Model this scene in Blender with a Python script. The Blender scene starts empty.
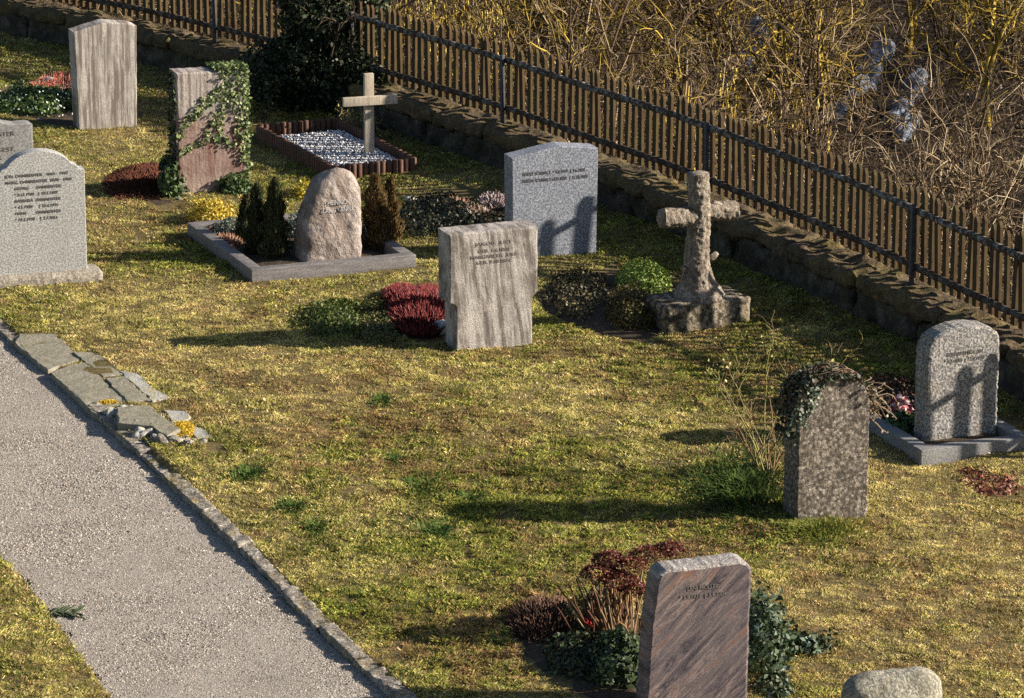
import bpy, bmesh, math, random
import numpy as np
from mathutils import Vector, Matrix
R = math.radians
RS = np.random.RandomState
rnd = random.Random(7)
scene = bpy.context.scene
COL = scene.collection

# ------------------------------------------------------------------ camera geometry
F = 4000.0; H = 10.05; PITCH = R(15.3); CX, CY = 512.0, 349.0
cp, sp = math.cos(PITCH), math.sin(PITCH)
def G(u, v, z=0.0):
    """ground point seen at photo position (u, v)"""
    a, b = (u-CX)/F, -(v-CY)/F
    d = np.array([a, cp + b*sp, -sp + b*cp])
    t = (z-H)/d[2]
    return np.array([d[0]*t, d[1]*t, z])
def scale_at(P):
    return F/math.sqrt(P[0]**2+P[1]**2+(P[2]-H)**2)
def upx(P, px):            # metres of height for px of picture height
    return px/(scale_at(P)*math.cos(math.atan2(H, P[1])))

# ------------------------------------------------------------------ noise
_T2 = RS(1).rand(256, 256); _T3 = RS(2).rand(48, 48, 48)
def vn2(x, y):
    xi = np.floor(x).astype(int); yi = np.floor(y).astype(int)
    fx = x-xi; fy = y-yi; fx = fx*fx*(3-2*fx); fy = fy*fy*(3-2*fy)
    a = _T2[xi % 256, yi % 256]; b = _T2[(xi+1) % 256, yi % 256]
    c = _T2[xi % 256, (yi+1) % 256]; d = _T2[(xi+1) % 256, (yi+1) % 256]
    return (a*(1-fx)+b*fx)*(1-fy)+(c*(1-fx)+d*fx)*fy
def fbm2(x, y, s, o=3):
    x = np.asarray(x, float); y = np.asarray(y, float)
    r = 0; a = .5; t = 0
    for k in range(o):
        r = r+a*vn2(x*s+17.3*k+500, y*s+9.1*k+500); t += a; a *= .5; s *= 2.03
    return r/t
def vn3(P):
    i = np.floor(P).astype(int); f = P-i; f = f*f*(3-2*f)
    g = lambda dx, dy, dz: _T3[(i[:, 0]+dx) % 48, (i[:, 1]+dy) % 48, (i[:, 2]+dz) % 48]
    x0 = g(0,0,0)*(1-f[:,0])+g(1,0,0)*f[:,0]; x1 = g(0,1,0)*(1-f[:,0])+g(1,1,0)*f[:,0]
    x2 = g(0,0,1)*(1-f[:,0])+g(1,0,1)*f[:,0]; x3 = g(0,1,1)*(1-f[:,0])+g(1,1,1)*f[:,0]
    return (x0*(1-f[:,1])+x1*f[:,1])*(1-f[:,2])+(x2*(1-f[:,1])+x3*f[:,1])*f[:,2]
def fbm3(P, s, o=4):
    r = 0; a = .5; t = 0
    for k in range(o):
        r = r+a*vn3(P*s+7.7*k+100); t += a; a *= .5; s *= 2.07
    return r/t*2-1

# ------------------------------------------------------------------ objects
def fast(name, V, Fc, mat, parent=None, col=None, smooth=False):
    V = np.ascontiguousarray(V, dtype=np.float32); Fc = np.ascontiguousarray(Fc, dtype=np.int32)
    me = bpy.data.meshes.new(name); n, k = Fc.shape
    me.vertices.add(len(V)); me.vertices.foreach_set('co', V.ravel())
    me.loops.add(n*k); me.loops.foreach_set('vertex_index', Fc.ravel())
    me.polygons.add(n); me.polygons.foreach_set('loop_start', np.arange(0, n*k, k, dtype=np.int32))
    me.update(calc_edges=True)
    if smooth: me.polygons.foreach_set('use_smooth', np.ones(n, dtype=bool))
    if col is not None:
        at = me.color_attributes.new('Col', 'FLOAT_COLOR', 'POINT')
        c = np.ones((len(V), 4), dtype=np.float32); c[:, :3] = col
        at.data.foreach_set('color', c.ravel())
    me.materials.append(mat)
    o = bpy.data.objects.new(name, me); COL.objects.link(o)
    if parent: o.parent = parent
    return o
def pyd(name, V, Fs, mat, parent=None, smooth=False):
    me = bpy.data.meshes.new(name); me.from_pydata([tuple(v) for v in V], [], Fs)
    me.materials.append(mat); me.validate()
    if smooth:
        for p in me.polygons: p.use_smooth = True
    o = bpy.data.objects.new(name, me); COL.objects.link(o)
    if parent: o.parent = parent
    return o
def thing(name, label, cat, loc=(0, 0, 0), rz=0, group=None):
    o = bpy.data.objects.new(name, None); COL.objects.link(o); o.empty_display_size = .1
    o.location = tuple(loc); o.rotation_euler = (0, 0, rz); o['label'] = label; o['category'] = cat
    if group: o['group'] = group
    return o
def tag(o, label, cat, group=None, kind=None):
    o['label'] = label; o['category'] = cat
    if group: o['group'] = group
    if kind: o['kind'] = kind
    return o
class MB:
    def __init__(s): s.V = []; s.F = []; s.n = 0; s.C = []
    def add(s, V, Fc, c=None):
        V = np.asarray(V, float); s.V.append(V); s.F.append(np.asarray(Fc)+s.n); s.n += len(V)
        if c is not None: s.C.append(np.broadcast_to(np.asarray(c, float), (len(V), 3)))
    def build(s, name, mat, parent=None, smooth=False):
        return fast(name, np.concatenate(s.V), np.concatenate(s.F), mat, parent, np.concatenate(s.C) if s.C else None, smooth)

# ------------------------------------------------------------------ materials
def newmat(name):
    m = bpy.data.materials.new(name); m.use_nodes = True
    nt = m.node_tree; b = nt.nodes['Principled BSDF']; b.inputs['Roughness'].default_value = .9
    b.inputs['Specular IOR Level'].default_value = .25
    return m, nt, b
def N(nt, t, **kw):
    n = nt.nodes.new(t)
    for k, v in kw.items():
        if k in n.inputs: n.inputs[k].default_value = v
        else: setattr(n, k, v)
    return n
def ramp(nt, src, stops):
    r = nt.nodes.new('ShaderNodeValToRGB'); e = r.color_ramp.elements
    while len(e) < len(stops): e.new(.5)
    for i, (p, c) in enumerate(stops):
        e[i].position = p; e[i].color = (*c, 1) if len(c) == 3 else c
    nt.links.new(src, r.inputs[0]); return r.outputs[0]
def mix(nt, fac, a, b, mode='MIX'):
    m = nt.nodes.new('ShaderNodeMix'); m.data_type = 'RGBA'; m.blend_type = mode
    for s, v in ((m.inputs[0], fac), (m.inputs[6], a), (m.inputs[7], b)):
        if hasattr(v, 'links'): nt.links.new(v, s)
        else: s.default_value = v if not isinstance(v, tuple) or len(v) == 4 else (*v, 1)
    return m.outputs[2]
def noise(nt, vec, s, det=4, rough=.6, dist=0):
    n = nt.nodes.new('ShaderNodeTexNoise'); n.inputs['Scale'].default_value = s
    n.inputs['Detail'].default_value = det; n.inputs['Roughness'].default_value = rough; n.inputs['Distortion'].default_value = dist
    nt.links.new(vec, n.inputs['Vector']); return n.outputs['Fac']
def mapped(nt, scale=(1, 1, 1), rot=(0, 0, 0), loc=(0, 0, 0)):
    tc = nt.nodes.new('ShaderNodeTexCoord'); mp = nt.nodes.new('ShaderNodeMapping')
    mp.inputs['Scale'].default_value = scale; mp.inputs['Rotation'].default_value = rot; mp.inputs['Location'].default_value = loc
    if any(rot):
        m0 = nt.nodes.new('ShaderNodeMapping'); m0.inputs['Rotation'].default_value = rot; mp.inputs['Rotation'].default_value = (0, 0, 0)
        nt.links.new(tc.outputs['Object'], m0.inputs[0]); nt.links.new(m0.outputs[0], mp.inputs[0])
    else: nt.links.new(tc.outputs['Object'], mp.inputs[0])
    return mp.outputs[0]
def bump(nt, b, hgt, strength=.6, dist=.01, prev=None):
    n = nt.nodes.new('ShaderNodeBump'); n.inputs['Strength'].default_value = strength; n.inputs['Distance'].default_value = dist
    nt.links.new(hgt, n.inputs['Height'])
    if prev is not None: nt.links.new(prev, n.inputs['Normal'])
    nt.links.new(n.outputs[0], b.inputs['Normal']); return n.outputs[0]
def stone_mat(name, c1, c2, speck=None, speck_amt=.5, speck_s=70, streak=None, streak_amt=.6, streak_s=(14, 14, 1.2), rot=(0, 0, 0),
              stain=None, stain_amt=.5, stain_s=5, bumps=((40, .5, .01),), rough=.9, seed=0., moss=None, moss_amt=.0):
    m, nt, b = newmat(name); v = mapped(nt, loc=(seed, seed*.7, 0)); b.inputs['Roughness'].default_value = rough
    c = ramp(nt, noise(nt, v, 7, 6, .7), [(.3, c1), (.7, c2)])
    if streak:
        sv = mapped(nt, streak_s, rot, (seed, 0, seed))
        f = ramp(nt, noise(nt, sv, 1, 6, .75), [(.43, (0, 0, 0)), (.56, (streak_amt,)*3)])
        c = mix(nt, f, c, streak)
    if stain:
        f = ramp(nt, noise(nt, v, stain_s, 6, .75), [(.48, (0, 0, 0)), (.66, (stain_amt,)*3)])
        c = mix(nt, f, c, stain)
    if moss:
        f = ramp(nt, noise(nt, v, 3.1, 6, .7), [(.5, (0, 0, 0)), (.64, (moss_amt,)*3)])
        c = mix(nt, f, c, moss)
    if speck:
        f = ramp(nt, noise(nt, v, speck_s, 2, .6), [(.44, (0, 0, 0)), (.56, (speck_amt,)*3)])
        c = mix(nt, f, c, speck)
    nt.links.new(c, b.inputs['Base Color'])
    prev = None
    for s, st, d in bumps: prev = bump(nt, b, noise(nt, v, s, 5, .65), st, d, prev)
    return m
def vcol_mat(name, rough=.85, spec=.2, trans=0.):
    m, nt, b = newmat(name); a = nt.nodes.new('ShaderNodeVertexColor'); a.layer_name = 'Col'
    b.inputs['Roughness'].default_value = rough; b.inputs['Specular IOR Level'].default_value = spec
    nt.links.new(a.outputs[0], b.inputs['Base Color'])
    if trans > 0:
        t = nt.nodes.new('ShaderNodeBsdfTranslucent'); nt.links.new(a.outputs[0], t.inputs[0])
        ms = nt.nodes.new('ShaderNodeMixShader'); ms.inputs[0].default_value = trans
        nt.links.new(b.outputs[0], ms.inputs[1]); nt.links.new(t.outputs[0], ms.inputs[2])
        nt.links.new(ms.outputs[0], nt.nodes['Material Output'].inputs[0])
    return m
def flat(name, c, rough=.8, metal=0, bs=0, bsc=60):
    m, nt, b = newmat(name); v = mapped(nt)
    cc = ramp(nt, noise(nt, v, 18, 5, .7), [(.3, tuple(x*.7 for x in c)), (.7, tuple(min(1, x*1.25) for x in c))])
    nt.links.new(cc, b.inputs['Base Color']); b.inputs['Roughness'].default_value = rough; b.inputs['Metallic'].default_value = metal
    if bs: bump(nt, b, noise(nt, v, bsc, 4), bs, .004)
    return m

M_leaf = vcol_mat('leaf', .55, .35, .15)
M_grass = vcol_mat('grass', .8, .15, .4)
M_twig = vcol_mat('twig', .85, .15)
M_pebble = vcol_mat('pebble', .9, .2)

# ------------------------------------------------------------------ shape tools
def rounded_box(L, W, Hh, r=.02, cell=.06, amp=.008, ns=6., seed=0., base0=True):
    """rounded, weathered box with its bottom at z=0, merged vertices"""
    h = np.array([L, W, Hh])/2
    V = []; Fs = []; n0 = 0
    for ax in range(3):
        a, b = [i for i in range(3) if i != ax]
        na = max(2, int(2*h[a]/cell)+1); nb = max(2, int(2*h[b]/cell)+1)
        ta = np.unique(np.concatenate([np.linspace(-1, 1, na), [-(1-r/h[a]*.5), (1-r/h[a]*.5), -(1-r/h[a]), 1-r/h[a]]]))
        tb = np.unique(np.concatenate([np.linspace(-1, 1, nb), [-(1-r/h[b]*.5), (1-r/h[b]*.5), -(1-r/h[b]), 1-r/h[b]]]))
        A, B = np.meshgrid(ta, tb, indexing='ij'); na, nb = A.shape
        for sgn in (-1, 1):
            P = np.zeros((na*nb, 3)); P[:, a] = A.ravel()*h[a]; P[:, b] = B.ravel()*h[b]; P[:, ax] = sgn*h[ax]
            I = np.arange(na*nb).reshape(na, nb)
            q = np.stack([I[:-1, :-1], I[1:, :-1], I[1:, 1:], I[:-1, 1:]], -1).reshape(-1, 4)
            flip = (sgn > 0) != (ax in (0, 2))
            if flip: q = q[:, ::-1]
            V.append(P); Fs.append(q+n0); n0 += len(P)
    V = np.concatenate(V); Fs = np.concatenate(Fs)
    C = np.clip(V, -(h-r), h-r); D = V-C; ln = np.linalg.norm(D, axis=1)[:, None]
    Dn = D/np.maximum(ln, 1e-9); V = C+Dn*r
    V = V + Dn*(amp*fbm3(V+seed, ns, 4))[:, None]*1.6
    key = np.round(V, 5); _, idx, inv = np.unique(key, axis=0, return_index=True, return_inverse=True)
    V = V[idx]; Fs = np.asarray(inv).ravel()[Fs]
    if base0: V[:, 2] += h[2]
    ok = np.array([len(set(f)) == 4 for f in Fs.tolist()]); Fs = Fs[ok]
    return V, Fs
def slab(outline, w, h, thick, r=.012, jit=.003, step=.05, seed=0, rings=1):
    """extruded outline (unit x,z) with rounded edges; front face at y=0, back at y=thick"""
    g = RS(seed); pts = [np.array([x*w, z*h]) for x, z in outline]
    P = []
    for i in range(len(pts)):
        a, b = pts[i], pts[(i+1) % len(pts)]; n = max(1, int(np.linalg.norm(b-a)/step))
        for k in range(n): P.append(a+(b-a)*k/n)
    P = np.array(P); P = P+g.uniform(-jit, jit, P.shape)
    nx = np.roll(P, -1, 0)-np.roll(P, 1, 0); nrm = np.stack([nx[:, 1], -nx[:, 0]], 1); nrm /= np.linalg.norm(nrm, axis=1)[:, None]
    area = np.sum(P[:, 0]*np.roll(P[:, 1], -1)-np.roll(P[:, 0], -1)*P[:, 1])
    if area < 0: nrm = -nrm
    V = []; n = len(P)
    seq = [(0, r), (r*.3, r*.3), (r, 0), (thick-r, 0), (thick-r*.3, r*.3), (thick, r)]
    for y, ins in seq:
        Q = P-nrm*ins; V.append(np.stack([Q[:, 0], np.full(n, y), Q[:, 1]], 1))
    V = np.concatenate(V); Fs = []
    for k in range(len(seq)-1):
        for i in range(n):
            j = (i+1) % n
            f = (k*n+i, k*n+j, (k+1)*n+j, (k+1)*n+i)
            Fs.append(f if area < 0 else f[::-1])
    fr = list(range(n)); bk = list(range((len(seq)-1)*n, len(seq)*n))
    Fs.append(tuple(fr[::-1]) if area < 0 else tuple(fr)); Fs.append(tuple(bk) if area < 0 else tuple(bk[::-1]))
    return V, Fs
def pillow(outline, w, h, thick, nr=22, na=72, k=3.2, amp=.03, ns=3., seed=0., crisp=0.):
    """natural boulder: outline (unit x,z) swollen to both sides, y 0..thick"""
    pts = np.array([(x*w, z*h) for x, z in outline]); c = np.array([pts[:, 0].mean(), (pts[:, 1].min()+pts[:, 1].max())/2])
    ang = np.linspace(0, 2*math.pi, na, endpoint=False); rad = []
    for a in ang:
        d = np.array([math.cos(a), math.sin(a)]); best = 0
        for i in range(len(pts)):
            p, q = pts[i]-c, pts[(i+1) % len(pts)]-c; e = q-p
            den = d[0]*e[1]-d[1]*e[0]
            if abs(den) < 1e-9: continue
            t = (p[0]*e[1]-p[1]*e[0])/den; s = (p[0]*d[1]-p[1]*d[0])/den
            if t > 0 and -1e-6 <= s <= 1+1e-6: best = max(best, t)
        rad.append(best)
    rad = np.array(rad); rad = (np.roll(rad, 1)+2*rad+np.roll(rad, -1))/4
    V = []; rr = np.concatenate([np.linspace(0, .85, nr//2), np.sin(np.linspace(math.asin(.87), math.pi/2, nr//2))])
    for side in (-1, 1):
        for t in rr:
            y = thick/2+side*thick/2*(1-t**k)**(1/k)
            V.append(np.stack([c[0]+rad*t*np.cos(ang), np.full(na, y), c[1]+rad*t*np.sin(ang)], 1))
    V = np.concatenate(V); Fs = []
    m = len(rr)
    for s in (0, 1):
        for i in range(m-1):
            for j in range(na):
                j2 = (j+1) % na; o = s*m*na
                f = (o+i*na+j, o+i*na+j2, o+(i+1)*na+j2, o+(i+1)*na+j)
                Fs.append(f[::-1] if s == 0 else f)
    C0 = np.array([c[0], thick/2, c[1]]); D = V-C0; D /= np.linalg.norm(D, axis=1)[:, None]+1e-9
    n = fbm3(V+seed, ns, 5)
    if crisp: n = n+crisp*(1-2*np.abs(fbm3(V+seed+5, ns*1.7, 3)))
    V = V+D*(amp*n)[:, None]
    return V, np.array(Fs)
def tube(P, rad, sides=14, amp=0., ns=8., seed=0., flat_s=(1, 1), cap=True):
    P = np.array(P, float); rad = np.array(rad, float); n = len(P)
    T = np.gradient(P, axis=0); T /= np.linalg.norm(T, axis=1)[:, None]
    up = np.array([0, 1., 0]) if abs(T[0][1]) < .9 else np.array([1., 0, 0])
    A = np.cross(T, up); A /= np.linalg.norm(A, axis=1)[:, None]; B = np.cross(T, A)
    th = np.linspace(0, 2*math.pi, sides, endpoint=False)
    V = (P[:, None]+A[:, None]*np.cos(th)[None, :, None]*rad[:, None, None]*flat_s[0]+B[:, None]*np.sin(th)[None, :, None]*rad[:, None, None]*flat_s[1])
    D = V-P[:, None]; V = V.reshape(-1, 3); D = D.reshape(-1, 3); D /= np.linalg.norm(D, axis=1)[:, None]+1e-9
    if amp: V = V+D*(amp*fbm3(V+seed, ns, 4))[:, None]
    I = np.arange(n*sides).reshape(n, sides); J = np.roll(I, -1, 1)
    Q = np.stack([I[:-1], J[:-1], J[1:], I[1:]], -1).reshape(-1, 4)
    if cap:
        V = np.concatenate([V, P[:1], P[-1:]]); a, b = n*sides, n*sides+1
        c1 = np.stack([np.full(sides, a), J[0], I[0], I[0]], -1); c2 = np.stack([np.full(sides, b), I[-1], J[-1], J[-1]], -1)
        return V, [tuple(q) for q in Q.tolist()]+[tuple(x[:3]) for x in c1.tolist()]+[tuple(x[:3]) for x in c2.tolist()]
    return V, Q
def twigs(PL, RAD, sides=3):
    """PL (n,K,3) polylines, RAD (n,K) -> thin tubes"""
    n, K, _ = PL.shape
    T = np.gradient(PL, axis=1); T /= np.linalg.norm(T, axis=2)[..., None]+1e-9
    ref = np.where(np.abs(T[..., 2:3]) < .8, np.array([0, 0, 1.]), np.array([1., 0, 0]))
    A = np.cross(T, ref); A /= np.linalg.norm(A, axis=2)[..., None]+1e-9; B = np.cross(T, A)
    th = np.arange(sides)*2*math.pi/sides
    V = PL[:, :, None]+(A[:, :, None]*np.cos(th)[:, None]+B[:, :, None]*np.sin(th)[:, None])*RAD[:, :, None, None]
    I = np.arange(n*K*sides).reshape(n, K, sides); J = np.roll(I, -1, 2)
    Q = np.stack([I[:, :-1], J[:, :-1], J[:, 1:], I[:, 1:]], -1).reshape(-1, 4)
    return V.reshape(-1, 3), Q
def grow(g, base, dirn, length, K, wob, droop=0., lift=0.):
    """vectorised branches: base (n,3), dirn (n,3), length (n,)"""
    n = len(base); P = np.zeros((n, K, 3)); P[:, 0] = base; d = dirn.copy()
    for k in range(1, K):
        d = d+g.normal(0, wob, (n, 3)); d[:, 2] += lift-droop*k/K
        d /= np.linalg.norm(d, axis=1)[:, None]
        P[:, k] = P[:, k-1]+d*(length/(K-1))[:, None]
    return P
def children_of(g, P, n_each, spread, t0=.25):
    n, K, _ = P.shape; idx = np.repeat(np.arange(n), n_each); t = g.uniform(t0, 1, len(idx))*(K-1)
    k = np.minimum(t.astype(int), K-2); f = (t-k)[:, None]
    b = P[idx, k]*(1-f)+P[idx, k+1]*f; d = P[idx, k+1]-P[idx, k]; d /= np.linalg.norm(d, axis=1)[:, None]+1e-9
    d = d+g.normal(0, spread, d.shape); d /= np.linalg.norm(d, axis=1)[:, None]
    return b, d
def leaves(g, P, size, nrm=None, tilt=.8, aspect=.7):
    """one folded diamond leaf per point (4 verts, 1 quad)"""
    n = len(P); s = size*g.uniform(.6, 1.3, n) if np.ndim(size) == 0 else size
    nn = g.normal(0, 1, (n, 3)) if nrm is None else nrm+g.normal(0, tilt, (n, 3))
    nn /= np.linalg.norm(nn, axis=1)[:, None]+1e-9
    a = np.cross(nn, g.normal(0, 1, (n, 3))); a /= np.linalg.norm(a, axis=1)[:, None]+1e-9; b = np.cross(nn, a)
    s = s[:, None]
    V = np.stack([P-a*s*.5, P+b*s*.5*aspect+nn*s*.12, P+a*s*.5, P-b*s*.5*aspect+nn*s*.12], 1).reshape(-1, 3)
    return V, np.arange(4*n).reshape(n, 4)
def pick(g, n, pal, w=None, var=.18):
    pal = np.array(pal, float); i = g.choice(len(pal), n, p=(np.array(w)/sum(w) if w is not None else None))
    return pal[i]*g.uniform(1-var, 1+var, (n, 1))
def inside(px, py, poly):
    r = np.zeros(len(px), bool); n = len(poly)
    for i in range(n):
        x1, y1 = poly[i][0], poly[i][1]; x2, y2 = poly[(i+1) % n][0], poly[(i+1) % n][1]
        if y1 == y2: continue
        c = ((y1 > py) != (y2 > py)) & (px < (x2-x1)*(py-y1)/(y2-y1)+x1); r ^= c
    return r

# ------------------------------------------------------------------ plan of the place
wall_px = [(-260, -14), (-120, 5), (0, 30), (140, 62), (250, 88), (345, 116), (441, 147), (520, 176), (597, 207), (670, 233), (745, 263), (800, 289), (843, 310), (918, 347), (1024, 402), (1180, 486)]
WL = np.array([G(u, v)[:2] for u, v in wall_px])
for _ in range(3):                                  # smooth the plan line
    W2 = WL.copy(); W2[1:-1] = (WL[:-2]+2*WL[1:-1]+WL[2:])/4; WL = W2
def resample(L, step):
    d = np.r_[0, np.cumsum(np.linalg.norm(np.diff(L, axis=0), axis=1))]; s = np.arange(0, d[-1], step)
    return np.stack([np.interp(s, d, L[:, 0]), np.interp(s, d, L[:, 1])], 1), s
WLf, WLs = resample(WL, .05)
for _ in range(60): WLf[1:-1] = (WLf[:-2]+2*WLf[1:-1]+WLf[2:])/4
WT = np.gradient(WLf, axis=0); WT /= np.linalg.norm(WT, axis=1)[:, None]
WN = np.stack([-WT[:, 1], WT[:, 0]], 1)             # towards the thicket
if WN[len(WN)//2][0] < 0: WN = -WN
WALL_H, WALL_W = .42, .44
def wall_side(x, y):
    """signed distance to the wall's lawn face, + beyond the wall (coarse)"""
    c = WLf[::8]; nn = WN[::8]; out = np.empty(len(x))
    for i in range(0, len(x), 20000):
        X = np.stack([x[i:i+20000], y[i:i+20000]], 1); d = X[:, None]-c[None]
        k = np.argmin((d**2).sum(2), 1); dd = d[np.arange(len(k)), k]
        s = (dd*nn[k]).sum(1); e = np.sqrt((dd**2).sum(1)); out[i:i+20000] = np.where(np.abs(s) > .5*e, s, np.sign(s)*e)
    return out
kerb_px = [(-150, 190), (-60, 280), (11, 341), (54, 375), (96, 416), (137, 452), (185, 497), (256, 565), (331, 641), (396, 698), (520, 810)]
KL = np.array([G(u, v)[:2] for u, v in kerb_px])
left_px = [(-260, 370), (-120, 460), (0, 562), (26, 590), (50, 622), (76, 656), (105, 698), (190, 800)]
LL = np.array([G(u, v, -.1)[:2] for u, v in left_px])
path_poly = [tuple(p) for p in KL]+[tuple(p) for p in LL[::-1]]
def pdist(x, y, L):
    X = np.stack([x, y], 1); best = np.full(len(X), 1e9)
    for i in range(len(L)-1):
        a, b = L[i], L[i+1]; e = b-a; t = np.clip(((X-a)@e)/(e@e), 0, 1)
        best = np.minimum(best, np.linalg.norm(X-a-t[:, None]*e, axis=1))
    return best
def ground_z(x, y):
    x = np.asarray(x, float).ravel(); y = np.asarray(y, float).ravel()
    z = (fbm2(x, y, .55, 3)-.5)*.10+(fbm2(x, y, 2.1, 2)-.5)*.035+(fbm2(x+7, y, 5.2, 2)-.5)*.030
    near = (np.abs(x) < 30) & (y > 15) & (y < 80)
    s = np.full(len(x), -5.); s[near] = wall_side(x[near], y[near])
    far = ~near; s[far] = np.where((x[far] > 5), 8, np.where(y[far] > 60, 8, -5.))
    b = np.clip((s-.25)/.3, 0, 1); q = np.clip(s-.4, 0, 60)
    zb = -.25-2.1*(1-np.exp(-q/3.2))+(fbm2(x, y, .35, 3)-.5)*.7*np.clip(q/2, 0, 1)+np.clip(q-9, 0, 60)*.05
    z = z*(1-b)+zb*b
    ip = inside(x, y, path_poly); dk = pdist(x, y, KL); dl = pdist(x, y, LL)
    zp = -.056
    z = np.where(ip, z*0+zp, z)
    z = np.where((~ip) & (dk < .11), zp+(z-zp)*np.clip((dk-.03)/.08, 0, 1), z)
    lowl = (~ip) & (dl < .5) & (dk > 1.0)
    z = np.where(lowl, -.035+(z+.035)*np.clip(dl/.5, 0, 1), z)
    return z
def gz(x, y): return float(ground_z(np.array([x]), np.array([y]))[0])
def GP(u, v):
    P = G(u, v); P[2] = gz(P[0], P[1]); return P

# ------------------------------------------------------------------ world, sun, camera
w = bpy.data.worlds.new('World'); scene.world = w; w.use_nodes = True
SUN_EL, PHI = R(23), R(88)                          # the sun stands to the right and slightly behind the camera
sx, sy = math.sin(PHI), -math.cos(PHI)
sky = w.node_tree.nodes.new('ShaderNodeTexSky'); sky.sky_type = 'NISHITA'; sky.sun_disc = False
sky.sun_elevation = SUN_EL; sky.sun_rotation = math.atan2(sx, sy); sky.air_density = 1.0; sky.dust_density = 1.0
bg = w.node_tree.nodes['Background']; bg.inputs[1].default_value = .05
w.node_tree.links.new(sky.outputs[0], bg.inputs[0])
sl = bpy.data.lights.new('sun', 'SUN'); sl.energy = 5.0; sl.angle = R(.8); sl.color = (1, .88, .72)
so = bpy.data.objects.new('sun', sl); COL.objects.link(so)
dv = Vector((sx*math.cos(SUN_EL), sy*math.cos(SUN_EL), math.sin(SUN_EL)))
so.rotation_euler = dv.to_track_quat('Z', 'Y').to_euler(); so.location = (20, 20, 20)
cd = bpy.data.cameras.new('camera'); co = bpy.data.objects.new('camera', cd); COL.objects.link(co)
cd.sensor_width = 36; cd.lens = F/1024*36; cd.clip_end = 2000; cd.clip_start = 1
co.location = (0, 0, H); co.rotation_euler = (math.pi/2-PITCH, 0, 0); scene.camera = co
scene.view_settings.view_transform = 'Standard'; scene.view_settings.look = 'None'
scene.view_settings.exposure = 1.3; scene.view_settings.gamma = 1
scene.cycles.use_denoising = False
scene.cycles.max_bounces = 5; scene.cycles.diffuse_bounces = 3

# ================================================================== SETTING: terrain
def axis(lo, hi, fine, o_lo, o_hi, n=26):
    a = np.arange(lo, hi+1e-6, fine); k = np.linspace(0, 1, n)[1:]
    return np.concatenate([(lo-(lo-o_lo)*k**2.5)[::-1], a, a[-1]+(o_hi-a[-1])*k**2.5])
ax = axis(-9, 12, .085, -500, 500); ay = axis(25, 70, .1, -300, 900)
X, Y = np.meshgrid(ax, ay, indexing='ij')
Z = ground_z(X.ravel(), Y.ravel())
I = np.arange(X.size).reshape(X.shape)
Q = np.stack([I[:-1, :-1], I[1:, :-1], I[1:, 1:], I[:-1, 1:]], -1).reshape(-1, 4)
SD = np.where((np.abs(X.ravel()) < 30) & (Y.ravel() > 15) & (Y.ravel() < 80), 0, 0).astype(float)
mk = (np.abs(X.ravel()) < 30) & (Y.ravel() > 15) & (Y.ravel() < 80)
SD[:] = np.where(X.ravel() > 5, 9., -5.); SD[mk] = wall_side(X.ravel()[mk], Y.ravel()[mk])
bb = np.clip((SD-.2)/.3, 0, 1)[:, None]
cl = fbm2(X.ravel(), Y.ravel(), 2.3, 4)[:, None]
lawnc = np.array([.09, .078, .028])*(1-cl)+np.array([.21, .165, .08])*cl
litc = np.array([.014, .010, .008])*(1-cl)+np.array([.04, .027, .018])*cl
M_ground, nt, b = newmat('soil_and_thatch'); a_ = nt.nodes.new('ShaderNodeVertexColor'); a_.layer_name = 'Col'
v = mapped(nt); f = ramp(nt, noise(nt, v, 22, 6, .75), [(.35, (.35, .35, .35)), (.7, (1.5, 1.4, 1.2))])
nt.links.new(mix(nt, 1., a_.outputs[0], f, 'MULTIPLY'), b.inputs['Base Color'])
bump(nt, b, noise(nt, v, 35, 5, .7), .9, .03)
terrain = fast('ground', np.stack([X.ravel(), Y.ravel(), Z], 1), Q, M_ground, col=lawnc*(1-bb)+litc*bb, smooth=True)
terrain['kind'] = 'structure'

# gravel path sheet
M_gravel, nt, b = newmat('gravel'); v = mapped(nt)
c = ramp(nt, noise(nt, v, 2.0, 5, .6), [(.3, (.23, .205, .175)), (.7, (.37, .335, .295))])
c = mix(nt, ramp(nt, noise(nt, v, 70, 3, .7), [(.40, (0, 0, 0)), (.60, (.75,)*3)]), c, (.20, .175, .155))
c = mix(nt, ramp(nt, noise(nt, mapped(nt, loc=(4, 2, 0)), 95, 2, .7), [(.56, (0, 0, 0)), (.66, (.9,)*3)]), c, (.68, .64, .6))
nt.links.new(c, b.inputs['Base Color']); bump(nt, b, noise(nt, v, 75, 3, .7), .9, .02)
def along(L, t):
    d = np.r_[0, np.cumsum(np.linalg.norm(np.diff(L, axis=0), axis=1))]; d /= d[-1]
    return np.stack([np.interp(t, d, L[:, 0]), np.interp(t, d, L[:, 1])], -1)
nu, nv = 220, 26
tt = np.linspace(0, 1, nu); A = along(KL, tt); B = along(LL, tt)
B = B+np.stack([(fbm2(tt*60, tt*0, 1, 3)-.5)*.22, tt*0], 1)
ss = np.linspace(0, 1, nv)[None, :, None]
PP = A[:, None]*(1-ss)+B[:, None]*ss
PP = PP.reshape(-1, 2); pz = -.038+(fbm2(PP[:, 0], PP[:, 1], 1.6, 3)-.5)*.005
I = np.arange(nu*nv).reshape(nu, nv); Q = np.stack([I[:-1, :-1], I[:-1, 1:], I[1:, 1:], I[1:, :-1]], -1).reshape(-1, 4)
path = fast('gravel_path', np.c_[PP, pz], Q, M_gravel, smooth=True); path['kind'] = 'structure'
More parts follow.
